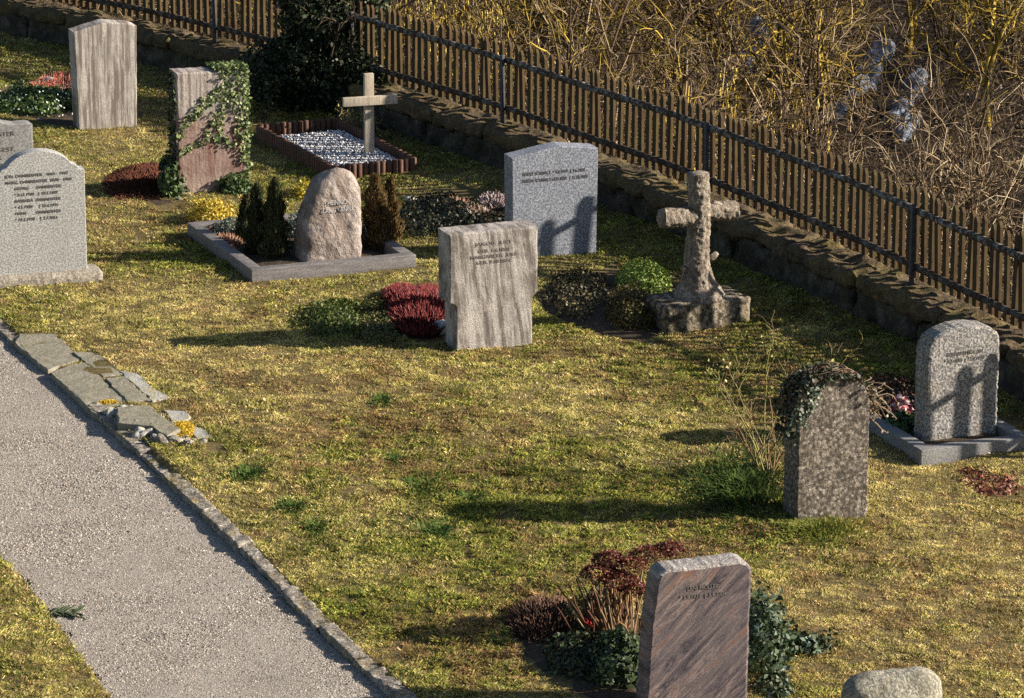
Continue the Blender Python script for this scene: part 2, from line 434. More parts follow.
# loose stones lying on the path
g = RS(11); n = 560000
px = g.uniform(-6.5, 1, n); py = g.uniform(26, 42, n)
k = inside(px, py, path_poly); px, py = px[k], py[k]; k = pdist(px, py, KL) > .02; px, py = px[k], py[k]
n = len(px); s = (g.gamma(4, .0009, n)+.0024)*(.75+.5*fbm2(px, py, 1.1, 3))
ang = g.uniform(0, 6.28, n); V = []
for q in range(3):
    V.append(np.stack([px+s*np.cos(ang+q*2.1), py+s*np.sin(ang+q*2.1), np.full(n, -.041)+g.uniform(0, .003, n)], 1))
V.append(np.stack([px+g.normal(0, .3, n)*s, py+g.normal(0, .3, n)*s, -.038+s*g.uniform(.6, 1.1, n)], 1))
V = np.stack(V, 1).reshape(-1, 3); b0 = np.arange(n)*4
T_ = np.concatenate([np.stack([b0, b0+1, b0+3], 1), np.stack([b0+1, b0+2, b0+3], 1), np.stack([b0+2, b0, b0+3], 1)])
cc = np.repeat(pick(g, n, [(.42, .38, .335), (.27, .243, .21), (.12, .10, .085), (.62, .57, .51), (.29, .225, .17)], [4, 3, 2.8, 1.2, .8]), 4, 0)
tag(fast('path_gravel', V, T_, M_pebble, col=cc), 'loose pale crushed gravel covering the path', 'gravel', kind='stuff')

# ------------------------------------------------------------------ kerb beside the path
M_kerb = stone_mat('kerb_stone', (.12, .105, .09), (.32, .285, .24), speck=(.05, .045, .04), speck_amt=.7, speck_s=60,
                   stain=(.62, .59, .53), stain_amt=.9, stain_s=17, moss=(.30, .22, .03), moss_amt=.5, bumps=((25, .8, .02), (90, .5, .006)))
kr, ks = resample(KL, .02)
t = thing('path_kerb', 'row of long weathered edging stones along the gravel path', 'kerb', (KL[3][0], KL[3][1], 0))
g = RS(5); i = 0; s0 = 0.
while s0 < ks[-1]-.9:
    L = g.uniform(.55, 1.25); a = kr[int(s0/.02)]; b2 = kr[min(len(kr)-1, int((s0+L)/.02))]
    d = b2-a; ll = np.linalg.norm(d); d /= ll; nrm = np.array([d[1], -d[0]])
    if nrm[0] < 0: nrm = -nrm
    V, Fs = rounded_box(ll-.012, .13+g.uniform(-.02, .03), .22, .012, .03, .018, 16., i*3.1)
    c = (a+b2)/2+nrm*.066-KL[3]; an = math.atan2(d[1], d[0]); ca, sa = math.cos(an), math.sin(an)
    V = np.stack([V[:, 0]*ca-V[:, 1]*sa+c[0], V[:, 0]*sa+V[:, 1]*ca+c[1], V[:, 2]-.207+g.uniform(-.014, .012)+V[:, 0]*g.uniform(-.02, .02)], 1)
    mid = (a+b2)/2
    um = CX+F*mid[0]/(mid[1]*cp+H*sp)
    if 24 < mid[1] < 50 and not 22 < um < 84: fast('kerb_stone', V, Fs, M_kerb, t, smooth=True)
    s0 += L; i += 1

# ------------------------------------------------------------------ stone slabs of the little steps
M_slab = stone_mat('slab_stone', (.17, .16, .125), (.32, .30, .235), speck=(.16, .15, .12), speck_amt=.5, speck_s=70,
                   stain=(.13, .12, .07), stain_amt=.75, stain_s=5, bumps=((20, .7, .02), (80, .5, .005)))
M_slab2 = stone_mat('pale_slab_stone', (.25, .26, .25), (.44, .44, .41), speck=(.2, .2, .2), speck_amt=.5, speck_s=70,
                    stain=(.42, .30, .03), stain_amt=.7, stain_s=6, bumps=((16, .8, .02),), seed=3)
def prism(poly, ztop, zbot, r=.012, seed=0, amp=.006):
    g = RS(seed); P = []
    for i in range(len(poly)):
        a, b = np.array(poly[i]), np.array(poly[(i+1) % len(poly)]); n = max(1, int(np.linalg.norm(b-a)/.07))
        for k in range(n): P.append(a+(b-a)*k/n+g.normal(0, amp, 2))
    P = np.array(P); c = P.mean(0); n = len(P); V = []
    for z, ins in ((zbot, 0), (ztop-r, 0), (ztop-r*.3, r*.35), (ztop, r*1.2)):
        Q2 = P+(c-P)/np.linalg.norm(c-P, axis=1)[:, None]*ins
        V.append(np.c_[Q2, np.full(n, z)+g.normal(0, .0015, n)])
    V = np.concatenate(V); Fs = [(k*n+i, k*n+(i+1) % n, (k+1)*n+(i+1) % n, (k+1)*n+i) for k in range(3) for i in range(n)]
    Fs.append(tuple(range(3*n, 4*n)))
    ar = np.sum(P[:, 0]*np.roll(P[:, 1], -1)-np.roll(P[:, 0], -1)*P[:, 1])
    if ar < 0: Fs = [f[::-1] for f in Fs]
    return V, Fs
slabs = [
 ([(13, 343), (20, 334), (55, 335), (84, 361), (66, 365), (48, 371)], .002, M_slab, 'olive grey step slab at the upper end beside the path kerb'),
 ([(50, 373), (68, 366), (86, 363), (127, 402), (108, 410), (97, 417)], .012, M_slab, 'long olive grey step slab next to the kerb, ending at the dark riser'),
 ([(73, 353), (96, 353), (124, 376), (103, 378)], .014, M_slab, 'small upper slab of the second row, behind the kerb slabs'),
 ([(104, 379), (124, 377), (152, 402), (128, 402)], .024, M_slab, 'lower slab of the second row, just above the raised slab'),
 ([(119, 372), (137, 374), (150, 386), (170, 399), (153, 402), (128, 380)], .02, M_slab2, 'pale bluish slab lying flush in the grass edge'),
 ([(116, 408), (150, 406), (180, 430), (167, 437), (150, 427), (118, 424)], .075, M_slab, 'raised thick slab with a dark grey riser facing the viewer'),
 ([(163, 411), (186, 412), (190, 420), (172, 424)], .015, M_slab2, 'small bluish stone with yellow moss behind the raised slab'),
 ([(184, 424), (204, 430), (215, 441), (196, 440)], .02, M_slab2, 'pale flat stone beside the yellow moss cushion'),
 ([(203, 444), (222, 446), (229, 456), (206, 455)], .01, M_slab2, 'lowest bluish grey flat stone sunk in the grass'),
]
slab_polys = []
for i, (poly, zt, mt, lab) in enumerate(slabs):
    W_ = [G(u, v, zt)[:2] for u, v in poly]; c = np.mean(W_, 0); slab_polys.append([tuple(p) for p in W_])
    V, Fs = prism([p-c for p in W_], zt+.012, -.14, .012, i, .008)
    o = pyd('stone_slab', V, Fs, mt); o.location = (c[0], c[1], 0); tag(o, lab, 'slab', 'slabs of the little steps by the path')
rub = [(112, 416, .13), (124, 424, .12), (136, 430, .15), (146, 437, .13), (160, 433, .17), (158, 444, .12), (128, 413, .09), (176, 443, .15), (196, 447, .12), (186, 449, .09)]
for i, (u, v, s) in enumerate(rub):
    P = G(u, v); V, Fs = rounded_box(s*1.3, s, .15, .03, .02, .05, 15., i*5.3)
    o = fast('edge_rock', V, Fs, M_kerb if i % 3 else M_slab2, smooth=True); o.location = (P[0], P[1], -.09); o.rotation_euler = (rnd.uniform(-.1, .1), rnd.uniform(-.1, .1), rnd.uniform(0, 3))
    tag(o, 'small rough rock packed among the broken end of the path steps', 'rock', 'rubble rocks by the steps')
# yellow moss
def moss(u, v, rx, ry, h, lab, pal=((.55, .36, .02), (.42, .30, .02), (.62, .45, .05)), n=3500, seed=0):
    g = RS(seed); P0 = GP(u, v); a = g.uniform(0, 6.28, n); r = np.sqrt(g.rand(n))
    x, y = rx*r*np.cos(a), ry*r*np.sin(a); z = h*np.sqrt(np.clip(1-r**2, 0, 1))*g.uniform(.4, 1.05, n)
    V, Q = leaves(g, np.stack([x, y, z], 1), .014); o = fast('moss_cushion', V, Q, M_leaf, col=np.repeat(pick(g, n, pal), 4, 0)); o.location = P0
    tag(o, lab, 'moss')
moss(181, 434, .13, .30, .05, 'bright yellow moss cushion between the raised slab and pale stones')
moss(108, 405, .12, .08, .045, 'thin ochre moss line along the front of the dark riser', n=900, seed=4)

# ================================================================== WALL
M_wall = stone_mat('old_sandstone', (.016, .013, .010), (.055, .044, .032), speck=(.04, .035, .03), speck_amt=.5, speck_s=45,
                   stain=(.30, .27, .21), stain_amt=.4, stain_s=4.5, moss=(.07, .08, .02), moss_amt=.6, bumps=((7, .8, .06), (40, .7, .015)))
M_cope = stone_mat('mossy_coping', (.045, .032, .018), (.18, .13, .075), speck=(.03, .026, .02), speck_amt=.55, speck_s=40,
                   stain=(.19, .14, .03), stain_amt=.7, stain_s=2.2, moss=(.07, .07, .015), moss_amt=.6, bumps=((9, .8, .05), (45, .8, .015)), seed=2)
mid = len(WLf)//2; org = WLf[mid]
wall = thing('stone_wall', 'low old sandstone wall with mossy rounded coping under the picket fence', 'wall', (org[0], org[1], 0))
def place_box(V, s0, L, off, z):
    i0 = int(s0/.05); i1 = min(len(WLf)-1, int((s0+L)/.05)); a, b = WLf[i0], WLf[i1]; d = (b-a)/np.linalg.norm(b-a)
    nn = WN[(i0+i1)//2]; c = (a+b)/2+nn*off-org
    return np.stack([V[:, 0]*d[0]+V[:, 1]*nn[0]+c[0], V[:, 0]*d[1]+V[:, 1]*nn[1]+c[1], V[:, 2]+z], 1)
g = RS(21); mb = MB(); s0 = 0; total = WLs[-1]
while s0 < total-1.2:
    L = g.uniform(.7, 1.35); V, Fs = rounded_box(L-.03, .42, .50, .045, .05, .055, 6., s0)
    mb.add(place_box(V, s0, L, .22+g.uniform(-.02, .02), -.22), Fs); s0 += L
mb.build('masonry', M_wall, wall, smooth=True)
s0 = .3
while s0 < total-1.6:
    L = g.uniform(.9, 1.7); V, Fs = rounded_box(L-.03, .50, .19, .07, .045, .05, 7., s0+50)
    P = WLf[int((s0+L/2)/.05)]
    fast('coping_stone', place_box(V, s0, L, .235+g.uniform(-.015, .015), WALL_H-.17+g.uniform(-.012, .012)), Fs, M_cope, wall, smooth=True); s0 += L

# ================================================================== FENCE
M_pick = stone_mat('weathered_picket_wood', (.026, .015, .008), (.075, .044, .02), streak=(.10, .07, .035), streak_amt=.5, streak_s=(40, 40, 2.),
                   stain=(.07, .065, .018), stain_amt=.6, stain_s=4, bumps=((60, .5, .004),))
M_rail = stone_mat('lichen_rail', (.03, .02, .013), (.075, .052, .034), stain=(.36, .36, .34), stain_amt=.85, stain_s=13, bumps=((14, .8, .02), (60, .8, .008)), seed=8)
M_rail2 = stone_mat('dark_rail', (.022, .015, .010), (.06, .04, .026), stain=(.30, .30, .28), stain_amt=.5, stain_s=9, bumps=((14, .8, .02), (60, .8, .008)), seed=9)
M_post = flat('painted_steel', (.06, .065, .08), .5, .3)
FOFF = .36
fence = thing('picket_fence', 'long weathered wooden picket fence standing on the stone wall', 'fence', (org[0], org[1], WALL_H))
def on_line(s, off, z):
    i = np.clip(s/.05, 0, len(WLf)-1.001); k = int(i); f = i-k
    p = WLf[k]*(1-f)+WLf[k+1]*f; nn = WN[k]; return np.array([p[0]+nn[0]*off-org[0], p[1]+nn[1]*off-org[1], z])
g = RS(31); pitch = .146; allp = []
for q, s in enumerate(np.arange(.5, total-.5, pitch)):
    s = s+g.normal(0, .006); c = on_line(s, FOFF, 0); k = int(s/.05); d, nn = WT[k], WN[k]
    hh = .93+g.normal(0, .018); wd = .035*g.uniform(.86, 1.12); th = .016; ln = g.normal(0, .018); ln2 = g.normal(0, .01)
    prof = [(-wd, .045), (wd, .045), (wd, hh-.05), (wd*.25, hh), (-wd*.25, hh), (-wd, hh-.05)]
    V = []
    for yy in (-th, th):
        for x, z in prof:
            V.append([c[0]+d[0]*(x+ln*z)+nn[0]*(yy+ln2*z), c[1]+d[1]*(x+ln*z)+nn[1]*(yy+ln2*z), z+.02])
    n = 6; Fs = [tuple(range(n))[::-1], tuple(range(n, 2*n))]+[(i, (i+1) % n, n+(i+1) % n, n+i) for i in range(n)]
    allp.append((V, Fs, c[1]+org[1], c[0]+org[0]))
def in_view(x, y):
    return abs(x) < y*.128+.3
vis = sorted([p for p in allp if in_view(p[3], p[2])], key=lambda p: p[2])
vset = set(id(p) for p in vis[:100])
rest_V = []; rest_F = []; nn_ = 0
for p in allp:
    if id(p) in vset:
        pyd('picket', p[0], p[1], M_pick, fence)
    else:
        rest_V += p[0]; rest_F += [tuple(i+nn_ for i in f) for f in p[1]]; nn_ += len(p[0])
o = pyd('picket_row', rest_V, rest_F, M_pick, fence); o['kind'] = 'stuff'
for zz, r, am in ((.76, .036, .022), (.20, .034, .018)):
    S = np.arange(.4, total-.6, .06); P = np.array([on_line(s, FOFF-.05, zz+.006*math.sin(s*1.7)) for s in S])
    V, Fs = tube(P, np.full(len(S), r), 10, am, 22., zz*10); pyd('rail', V, Fs, M_rail if zz > .5 else M_rail2, fence, True)
def s_of_u(u):
    best = None
    for s in np.arange(.5, total-.6, .05):
        p = on_line(s, FOFF-.09, WALL_H); X_, Y_, Z_ = p[0]+org[0], p[1]+org[1], WALL_H-H
        dep = Y_*cp-Z_*sp; uu = CX+F*X_/dep
        if best is None or abs(uu-u) < best[0]: best = (abs(uu-u), s)
    return best[1]
for u in (913, 708, 504, 352, 215):
    s = s_of_u(u); P = on_line(s, FOFF-.105, 0); k = int(s/.05)
    V, Fs = rounded_box(.042, .042, .86, .006, .2, 0.); d, nn = WT[k], WN[k]
    V = np.stack([V[:, 0]*d[0]+V[:, 1]*nn[0]+P[0], V[:, 0]*d[1]+V[:, 1]*nn[1]+P[1], V[:, 2]-.03], 1)
    fast('post', V, Fs, M_post, fence)

# ================================================================== GRAVESTONES
YAW = R(21)
def place(u, v, sink=0.):
    P = GP(u, v); P[2] -= sink; return P
def frame(P, yaw, px_w, px_h):
    return px_w/(scale_at(P)*math.cos(yaw)), upx(P, px_h)
M_ink = flat('letter_paint', (.085, .08, .075), .8)
M_inkw = flat('worn_letter_paint', (.15, .135, .125), .8)
def words(lines, parent, x, z, size, fit=None, y=-.003, mat=None, gap=1.35, align='LEFT', tilt=0., name='inscription'):
    cu = bpy.data.curves.new('lettering', 'FONT'); cu.body = '\n'.join(lines); cu.size = size; cu.space_line = gap
    cu.extrude = .001; cu.align_x = align; cu.offset = .0002
    to = bpy.data.objects.new('lettering', cu); COL.objects.link(to)
    bpy.context.view_layer.update()
    me = bpy.data.meshes.new_from_object(to.evaluated_get(bpy.context.evaluated_depsgraph_get()))
    if fit:
        xs = [v.co.x for v in me.vertices]; k = fit/(max(xs)-min(xs))
        for v in me.vertices: v.co.x *= k
    bpy.data.objects.remove(to); me.name = name; me.materials.clear(); me.materials.append(mat or M_ink)
    o = bpy.data.objects.new(name, me); COL.objects.link(o); o.parent = parent
    o.location = (x, y, z); o.rotation_euler = (math.pi/2, 0, 0); o.rotation_euler.rotate_axis('Z', tilt)
    return o
def unsink(ol):            # carry the foot of an outline below the turf
    return [(x, -.12 if z <= 0 else z) for x, z in ol]
bed_holes = []             # ground polygons without turf
# --- 1 tall pointed stone, upper left
M1 = stone_mat('pale_limestone', (.30, .275, .255), (.54, .51, .48), streak=(.10, .08, .07), streak_amt=.9, streak_s=(17, 3, 1.1),
               speck=(.16, .14, .13), speck_amt=.4, speck_s=60, bumps=((70, .5, .006), (12, .3, .01)))
P = place(108, 127); w_, h_ = frame(P, YAW, 60, 104)
g1 = thing('gravestone', 'tall pale streaked gravestone with a low pointed top, upper left near the wall', 'gravestone', P, YAW)
V, Fs = slab(unsink([(-.46, 0), (-.5, .93), (-.06, .995), (.02, 1.0), (.36, .975), (.5, .95), (.46, 0)]), w_, h_, .26, .012, .002, seed=1)
pyd('slab', V, Fs, M1, g1)
# --- 2 ivy covered reddish stone
M2 = stone_mat('red_brown_sandstone', (.11, .045, .034), (.22, .115, .09), stain=(.36, .30, .27), stain_amt=.5, stain_s=3.2, streak=(.34, .30, .28), streak_amt=.5,
               streak_s=(22, 3, .8), speck=(.12, .08, .07), speck_amt=.4, bumps=((16, .7, .02), (60, .5, .006)))
P2 = place(213, 193); w2, h2 = frame(P2, YAW, 66, 119)
g2 = thing('gravestone', 'reddish brown gravestone half covered with climbing ivy', 'gravestone', P2, YAW)
V, Fs = slab(unsink([(-.5, 0), (-.5, 1.0), (.5, .985), (.5, 0)]), w2, h2, .30, .016, .005, seed=2)
nt = M2.node_tree; b = nt.nodes['Principled BSDF']; src = b.inputs['Base Color'].links[0].from_socket
v = mapped(nt); sx_ = nt.nodes.new('ShaderNodeSeparateXYZ'); nt.links.new(v, sx_.inputs[0]); ad = nt.nodes.new('ShaderNodeMath'); ad.operation = 'MULTIPLY_ADD'; ad.inputs[1].default_value = .55
nt.links.new(noise(nt, v, 3.5, 5, .7), ad.inputs[0]); nt.links.new(sx_.outputs[2], ad.inputs[2])
f = ramp(nt, ad.outputs[0], [(.28, (.55,)*3), (.50, (0, 0, 0)), (.98, (0, 0, 0)), (1.0, (.2,)*3)])
f2 = nt.nodes.new('ShaderNodeMapRange'); f2.inputs[1].default_value = 1.02; f2.inputs[2].default_value = 1.22; f2.inputs[3].default_value = 0; f2.inputs[4].default_value = .85; nt.links.new(ad.outputs[0], f2.inputs[0])
c = mix(nt, f, src, (.36, .30, .26)); c = mix(nt, f2.outputs[0], c, ramp(nt, noise(nt, mapped(nt, (22, 3, 1)), 1, 5, .7), [(.42, (.40, .37, .35)), (.6, (.13, .11, .10))])); nt.links.new(c, b.inputs['Base Color'])
pyd('slab', V, Fs, M2, g2)
# --- 3 round topped grey granite, far left
MG = stone_mat('grey_granite', (.36, .37, .365), (.47, .475, .46), speck=(.13, .13, .135), speck_amt=.75, speck_s=62, streak=(.28, .28, .28), streak_amt=.3, bumps=((120, .35, .003),), rough=.75)
M_plinth = stone_mat('plinth_stone', (.20, .18, .15), (.38, .34, .29), speck=(.08, .07, .06), speck_amt=.6, speck_s=50, stain=(.5, .47, .4), stain_amt=.6, stain_s=9, bumps=((20, .7, .015), (90, .4, .004)))
P = place(43, 285); w_, h_ = frame(P, R(18), 86, 120)
g3 = thing('gravestone', 'light grey granite gravestone with arched top and notched shoulders on a plinth', 'gravestone', P, R(18))
arch = [(.40*math.cos(a)*1.0, .80+.20*math.sin(a)) for a in np.linspace(.42, math.pi-.42, 26)]
ol = [(-.5, 0), (-.5, .845), (-.455, .862), (-.415, .845)]+arch[::-1]+[(.415, .845), (.455, .862), (.5, .845), (.5, 0)]
ol = [(-.5, .0), (-.5, .83), (-.45, .835), (-.42, .865)]+arch[::-1]+[(.42, .865), (.45, .835), (.5, .83), (.5, .0)]
V, Fs = slab(ol, w_, h_, .17, .008, 0, .03, seed=3)
V = np.array(V); V[:, 2] += .10; V[:, 2] -= 0
o = pyd('slab', V, Fs, MG, g3)
V, Fs = rounded_box(w_*1.26, .36, .24, .05, .05, .012, 6, 4.); V[:, 1] += .09; V[:, 2] -= .13; V[:, 0] += .03
fast('plinth', V, Fs, M_plinth, g3, smooth=True)
z0 = h_*.80+.10; sz = h_*.034
words(['JOH. DAMMEISTER   1865 · 1947', 'MARG. DAMMEISTER  1870 · 1960'], g3, -w_*.38, z0, sz, w_*.74, gap=1.5)
words(['GEORG      DAMMEISTER', '* 8.12.1908   † 10.2.1987', 'BARBARA  DAMMEISTER', '* 4.1.1908     † 24.4.1991', 'HANS        DAMMEISTER', '* 19.2.1938    † 2.7.2011'], g3, -w_*.28, z0-2*sz*1.5, sz, w_*.52, gap=1.5)
# --- 4 grey stone cut by the left edge, behind it
P = place(-14, 222); w_, h_ = frame(P, YAW, 94, 94)
g4 = thing('gravestone', 'dull grey gravestone with wavy top and dark lettering, cut by the left photo edge', 'gravestone', P, YAW)
V, Fs = slab(unsink([(-.5, 0), (-.5, .96), (-.3, .97), (-.05, 1.02), (.1, 1.03), (.22, .995), (.33, .97), (.45, .975), (.5, .96), (.5, 0)]), w_, h_, .20, .012, .002, seed=4)
MG4 = stone_mat('dull_granite', (.20, .20, .205), (.28, .28, .28), speck=(.10, .10, .10), speck_amt=.7, speck_s=58, bumps=((90, .4, .004),), seed=4)
pyd('slab', V, Fs, MG4, g4)
words(['UNSER LIEBER VATER', 'ANDREAS KUHN', 'GEB. 19.1.1903 · GEST.', 'UNSERE MUTTER', 'BABETTE · 14.2.1907', 'KUHN · GEB. FALK'], g4, -w_*.38, h_*.86, h_*.06, w_*.7, gap=1.35)
# --- 5 blue grey granite with gable top
P5 = place(555, 257); w5, h5 = frame(P5, R(20), 86, 108)
MB5 = stone_mat('blue_grey_granite', (.17, .19, .235), (.30, .325, .385), speck=(.075, .085, .11), speck_amt=.8, speck_s=52, stain=(.48, .49, .52), stain_amt=.5, stain_s=22, bumps=((70, .6, .006),), rough=.7)
g5 = thing('gravestone', 'broad blue grey granite gravestone with a shallow gable top, behind the stepped stone', 'gravestone', P5, R(20))
V, Fs = slab(unsink([(-.49, 0), (-.5, .925), (0, .995), (.06, 1.0), (.5, .955), (.48, 0)]), w5, h5, .24, .007, 0, seed=5)
pyd('slab', V, Fs, MB5, g5)
words(['ADOLF SCHMALZ  * 9.4.1919  † 2.6.1984', 'FRIEDA SCHMALZ GEB. BÄR  † 11.10.1999'], g5, -w5*.38, h5*.755, h5*.042, w5*.76, gap=1.5)
# --- 6 stepped stone, centre
M6 = stone_mat('streaky_limestone', (.30, .28, .265), (.54, .51, .49), streak=(.07, .06, .052), streak_amt=.9, streak_s=(12, 3, 1.1), rot=(0, R(7), 0),
               speck=(.12, .10, .09), speck_amt=.55, speck_s=80, stain=(.55, .52, .49), stain_amt=.6, stain_s=3, bumps=((45, .7, .008), (12, .3, .01)), seed=6)
P6 = place(494, 347); w6, h6 = frame(P6, YAW, 88, 117)
g6 = thing('gravestone', 'pale weathered gravestone with wide upper part stepping in at both sides, in the centre', 'gravestone', P6, YAW)
V, Fs = slab(unsink([(-.43, 0), (-.43, .375), (-.455, .40), (-.5, .41), (-.5, .995), (.5, 1.0), (.5, .45), (.47, .43), (.44, .40), (.44, 0)]), w6, h6, .32, .016, .003, seed=6)
pyd('slab', V, Fs, M6, g6)
words(['JAKOB  JUST'], g6, 0, h6*.88, h6*.042, w6*.42, mat=M_inkw, align='CENTER')
words(['GEB. 1.4.1868', 'MARGARETA  JUST', 'GEB. 9.10.1874'], g6, 0, h6*.82, h6*.04, w6*.52, mat=M_inkw, align='CENTER', gap=1.2)
# --- 7 rough stone at right with kerb bed
M7 = stone_mat('rough_grey_stone', (.22, .215, .21), (.42, .41, .39), speck=(.07, .07, .08), speck_amt=.8, speck_s=48, stain=(.30, .24, .12), stain_amt=.45, stain_s=4, bumps=((42, 1., .018),), seed=7)
P7 = place(962, 444); w7, h7 = frame(P7, R(24), 75, 116)
g7 = thing('gravestone', 'rough light grey gravestone with rounded top corners standing in a kerbed grave at right', 'gravestone', P7, R(24))
ol = [(-.5, 0), (-.5, .80), (-.48, .86), (-.42, .92), (-.30, .965), (-.12, .995), (.08, 1.0), (.25, .985), (.38, .955), (.46, .91), (.5, .84), (.49, 0)]
V, Fs = slab(unsink(ol), w7, h7, .24, .03, .006, .03, seed=7)
pyd('slab', V, Fs, M7, g7)
words(['GERHARD MÜLLER', '* 1.7.1928  † 12.4.1997'], g7, 0, h7*.76, h7*.042, w7*.56, align='CENTER', y=-.004)
# --- 8 ivy topped stone, right of centre
M8 = stone_mat('lichen_spotted_stone', (.11, .09, .07), (.22, .185, .15), speck=(.035, .03, .026), speck_amt=.8, speck_s=34, stain=(.46, .42, .37), stain_amt=.85, stain_s=36, streak=(.07, .06, .05), streak_amt=.7, streak_s=(7, 3, 2.5), bumps=((30, .8, .014), (90, .5, .004)), seed=8)
P8 = place(832, 521); w8, h8 = frame(P8, YAW, 73, 141)
g8 = thing('gravestone', 'tall dark mottled gravestone with round top crowned by dry ivy, beside a bare rose bush', 'gravestone', P8, YAW)
ol = [(-.5, 0), (-.5, .78), (-.46, .85), (-.36, .92), (-.22, .97), (-.05, 1.0), (.14, .995), (.30, .96), (.42, .90), (.49, .83), (.5, .76), (.5, 0)]
V, Fs = slab(unsink(ol), w8, h8, .27, .014, .004, .03, seed=8)
pyd('slab', V, Fs, M8, g8)
# --- 9 swirled stone, bottom centre
M9, nt, b = newmat('banded_gneiss'); v = mapped(nt, (1, 1, 1), (0, R(-38), 0))
vv = mapped(nt, (2.0, 2, 15), (0, R(44), 0))
c = ramp(nt, noise(nt, vv, 1, 7, .72, .9), [(.38, (.018, .016, .022)), (.44, (.055, .045, .056)), (.475, (.14, .108, .106)), (.505, (.042, .035, .044)), (.545, (.27, .21, .19)), (.58, (.075, .055, .066)), (.62, (.26, .12, .055)), (.68, (.05, .04, .055))])
c = mix(nt, ramp(nt, noise(nt, mapped(nt), 1.6, 3, .6), [(.4, (0, 0, 0)), (.62, (.6,)*3)]), c, (.07, .06, .075))
c = mix(nt, ramp(nt, noise(nt, mapped(nt), 130, 2, .6), [(.52, (0, 0, 0)), (.64, (.35,)*3)]), c, (.30, .27, .26))
nt.links.new(c, b.inputs['Base Color']); b.inputs['Roughness'].default_value = .6; bump(nt, b, noise(nt, vv, 1, 6, .7, .9), .4, .006)
M9e = stone_mat('broken_stone_edge', (.22, .20, .19), (.48, .45, .43), speck=(.08, .07, .07), speck_amt=.6, speck_s=60, bumps=((28, 1., .02),), seed=9)
P9 = place(696, 712); w9, h9 = frame(P9, R(17), 106, 146)
g9 = thing('gravestone', 'dark gravestone of swirled purple brown gneiss leaning at the bottom of the photo', 'gravestone', P9, R(17))
ol = [(-.5, 0), (-.46, .38), (-.44, .62), (-.385, .90), (-.35, .965), (-.29, .99), (.40, 1.0), (.47, .985), (.515, .94), (.50, .5), (.49, 0)]
V, Fs = slab(unsink(ol), w9, h9, .23, .02, .004, .03, seed=9)
me_ = pyd('slab', V, Fs, M9, g9); me_.data.materials.append(M9e)
for p in me_.data.polygons:
    if p.normal.z > .35: p.material_index = 1
words(['LENI MÖLLER', '* 1.9.1931  † 3.1.2004'], g9, .04, h9*.84, h9*.04, w9*.44, mat=M_inkw, align='CENTER')
# --- 10 boulder at bottom right
P = place(899, 742); w_, h_ = frame(P, R(15), 102, 65)
MBo = stone_mat('lichen_boulder', (.20, .19, .15), (.38, .36, .29), speck=(.09, .085, .07), speck_amt=.7, speck_s=55, stain=(.50, .48, .42), stain_amt=.6, stain_s=12, bumps=((26, 1., .02),), seed=10)
g10 = thing('gravestone', 'rounded lichen grey stone whose top only shows at the bottom right edge', 'gravestone', P, R(15))
V, Fs = pillow([(-.5, -.2), (-.5, .70), (-.44, .90), (-.3, .95), (.1, .99), (.32, 1.0), (.45, .88), (.5, .4), (.5, -.2)], w_, h_, .34, k=2.5, amp=.03, ns=6, seed=3.)
fast('slab', V, Fs, MBo, g10, smooth=True)

# ------------------------------------------------------------------ boulder headstone and its kerbed bed
M_bk = stone_mat('slate_kerb', (.10, .095, .10), (.19, .18, .18), streak=(.28, .26, .26), streak_amt=.5, streak_s=(3, 9, 30), speck=(.05, .05, .055), speck_amt=.5, speck_s=60, bumps=((50, .3, .004),), rough=.6, seed=11)
def kerb_bed(name_lab, FLp, FRp, BLp, wid, hgt, mat, soil_drop=.05, level=None):
    FL, FR, BL = G(*FLp)[:2], G(*FRp)[:2], G(*BLp)[:2]
    X_ = FR-FL; W = np.linalg.norm(X_); X_ /= W; q_ = (BL-FL)/np.linalg.norm(BL-FL)
    X_ = X_+1.3*np.array([q_[1], -q_[0]]); X_ /= np.linalg.norm(X_); Yv = np.array([-X_[1], X_[0]]); D = float((BL-FL)@Yv)
    yaw = math.atan2(X_[1], X_[0]); c = FL+X_*W/2; z = gz(*(c+Yv*D/2))
    t = thing('grave_kerb', name_lab, 'grave border', (c[0], c[1], z), yaw)
    def seg(L, x, y, rot, name='kerb_bar'):
        V, Fs = rounded_box(L, wid, hgt+.12, .006, .12, .002, 5, x*3+y)
        if rot: V = np.stack([-V[:, 1], V[:, 0], V[:, 2]], 1)
        V = V+np.array([x, y, -.12]); fast(name, V, Fs, mat, t, smooth=False)
    seg(W, 0, wid/2, 0); seg(W, 0, D-wid/2, 0)
    seg(D-2*wid-.006, -W/2+wid/2, D/2, 1); seg(D-2*wid-.006, W/2-wid/2, D/2, 1)
    cs = [FL, FR, FR+Yv*D, FL+Yv*D]; bed_holes.append([tuple(p) for p in cs])
    return t, W, D, c, X_, Yv, yaw, z
M_soil = stone_mat('dark_soil', (.018, .013, .009), (.06, .042, .028), speck=(.10, .075, .05), speck_amt=.4, speck_s=50, bumps=((20, 1., .04), (60, .8, .01)))
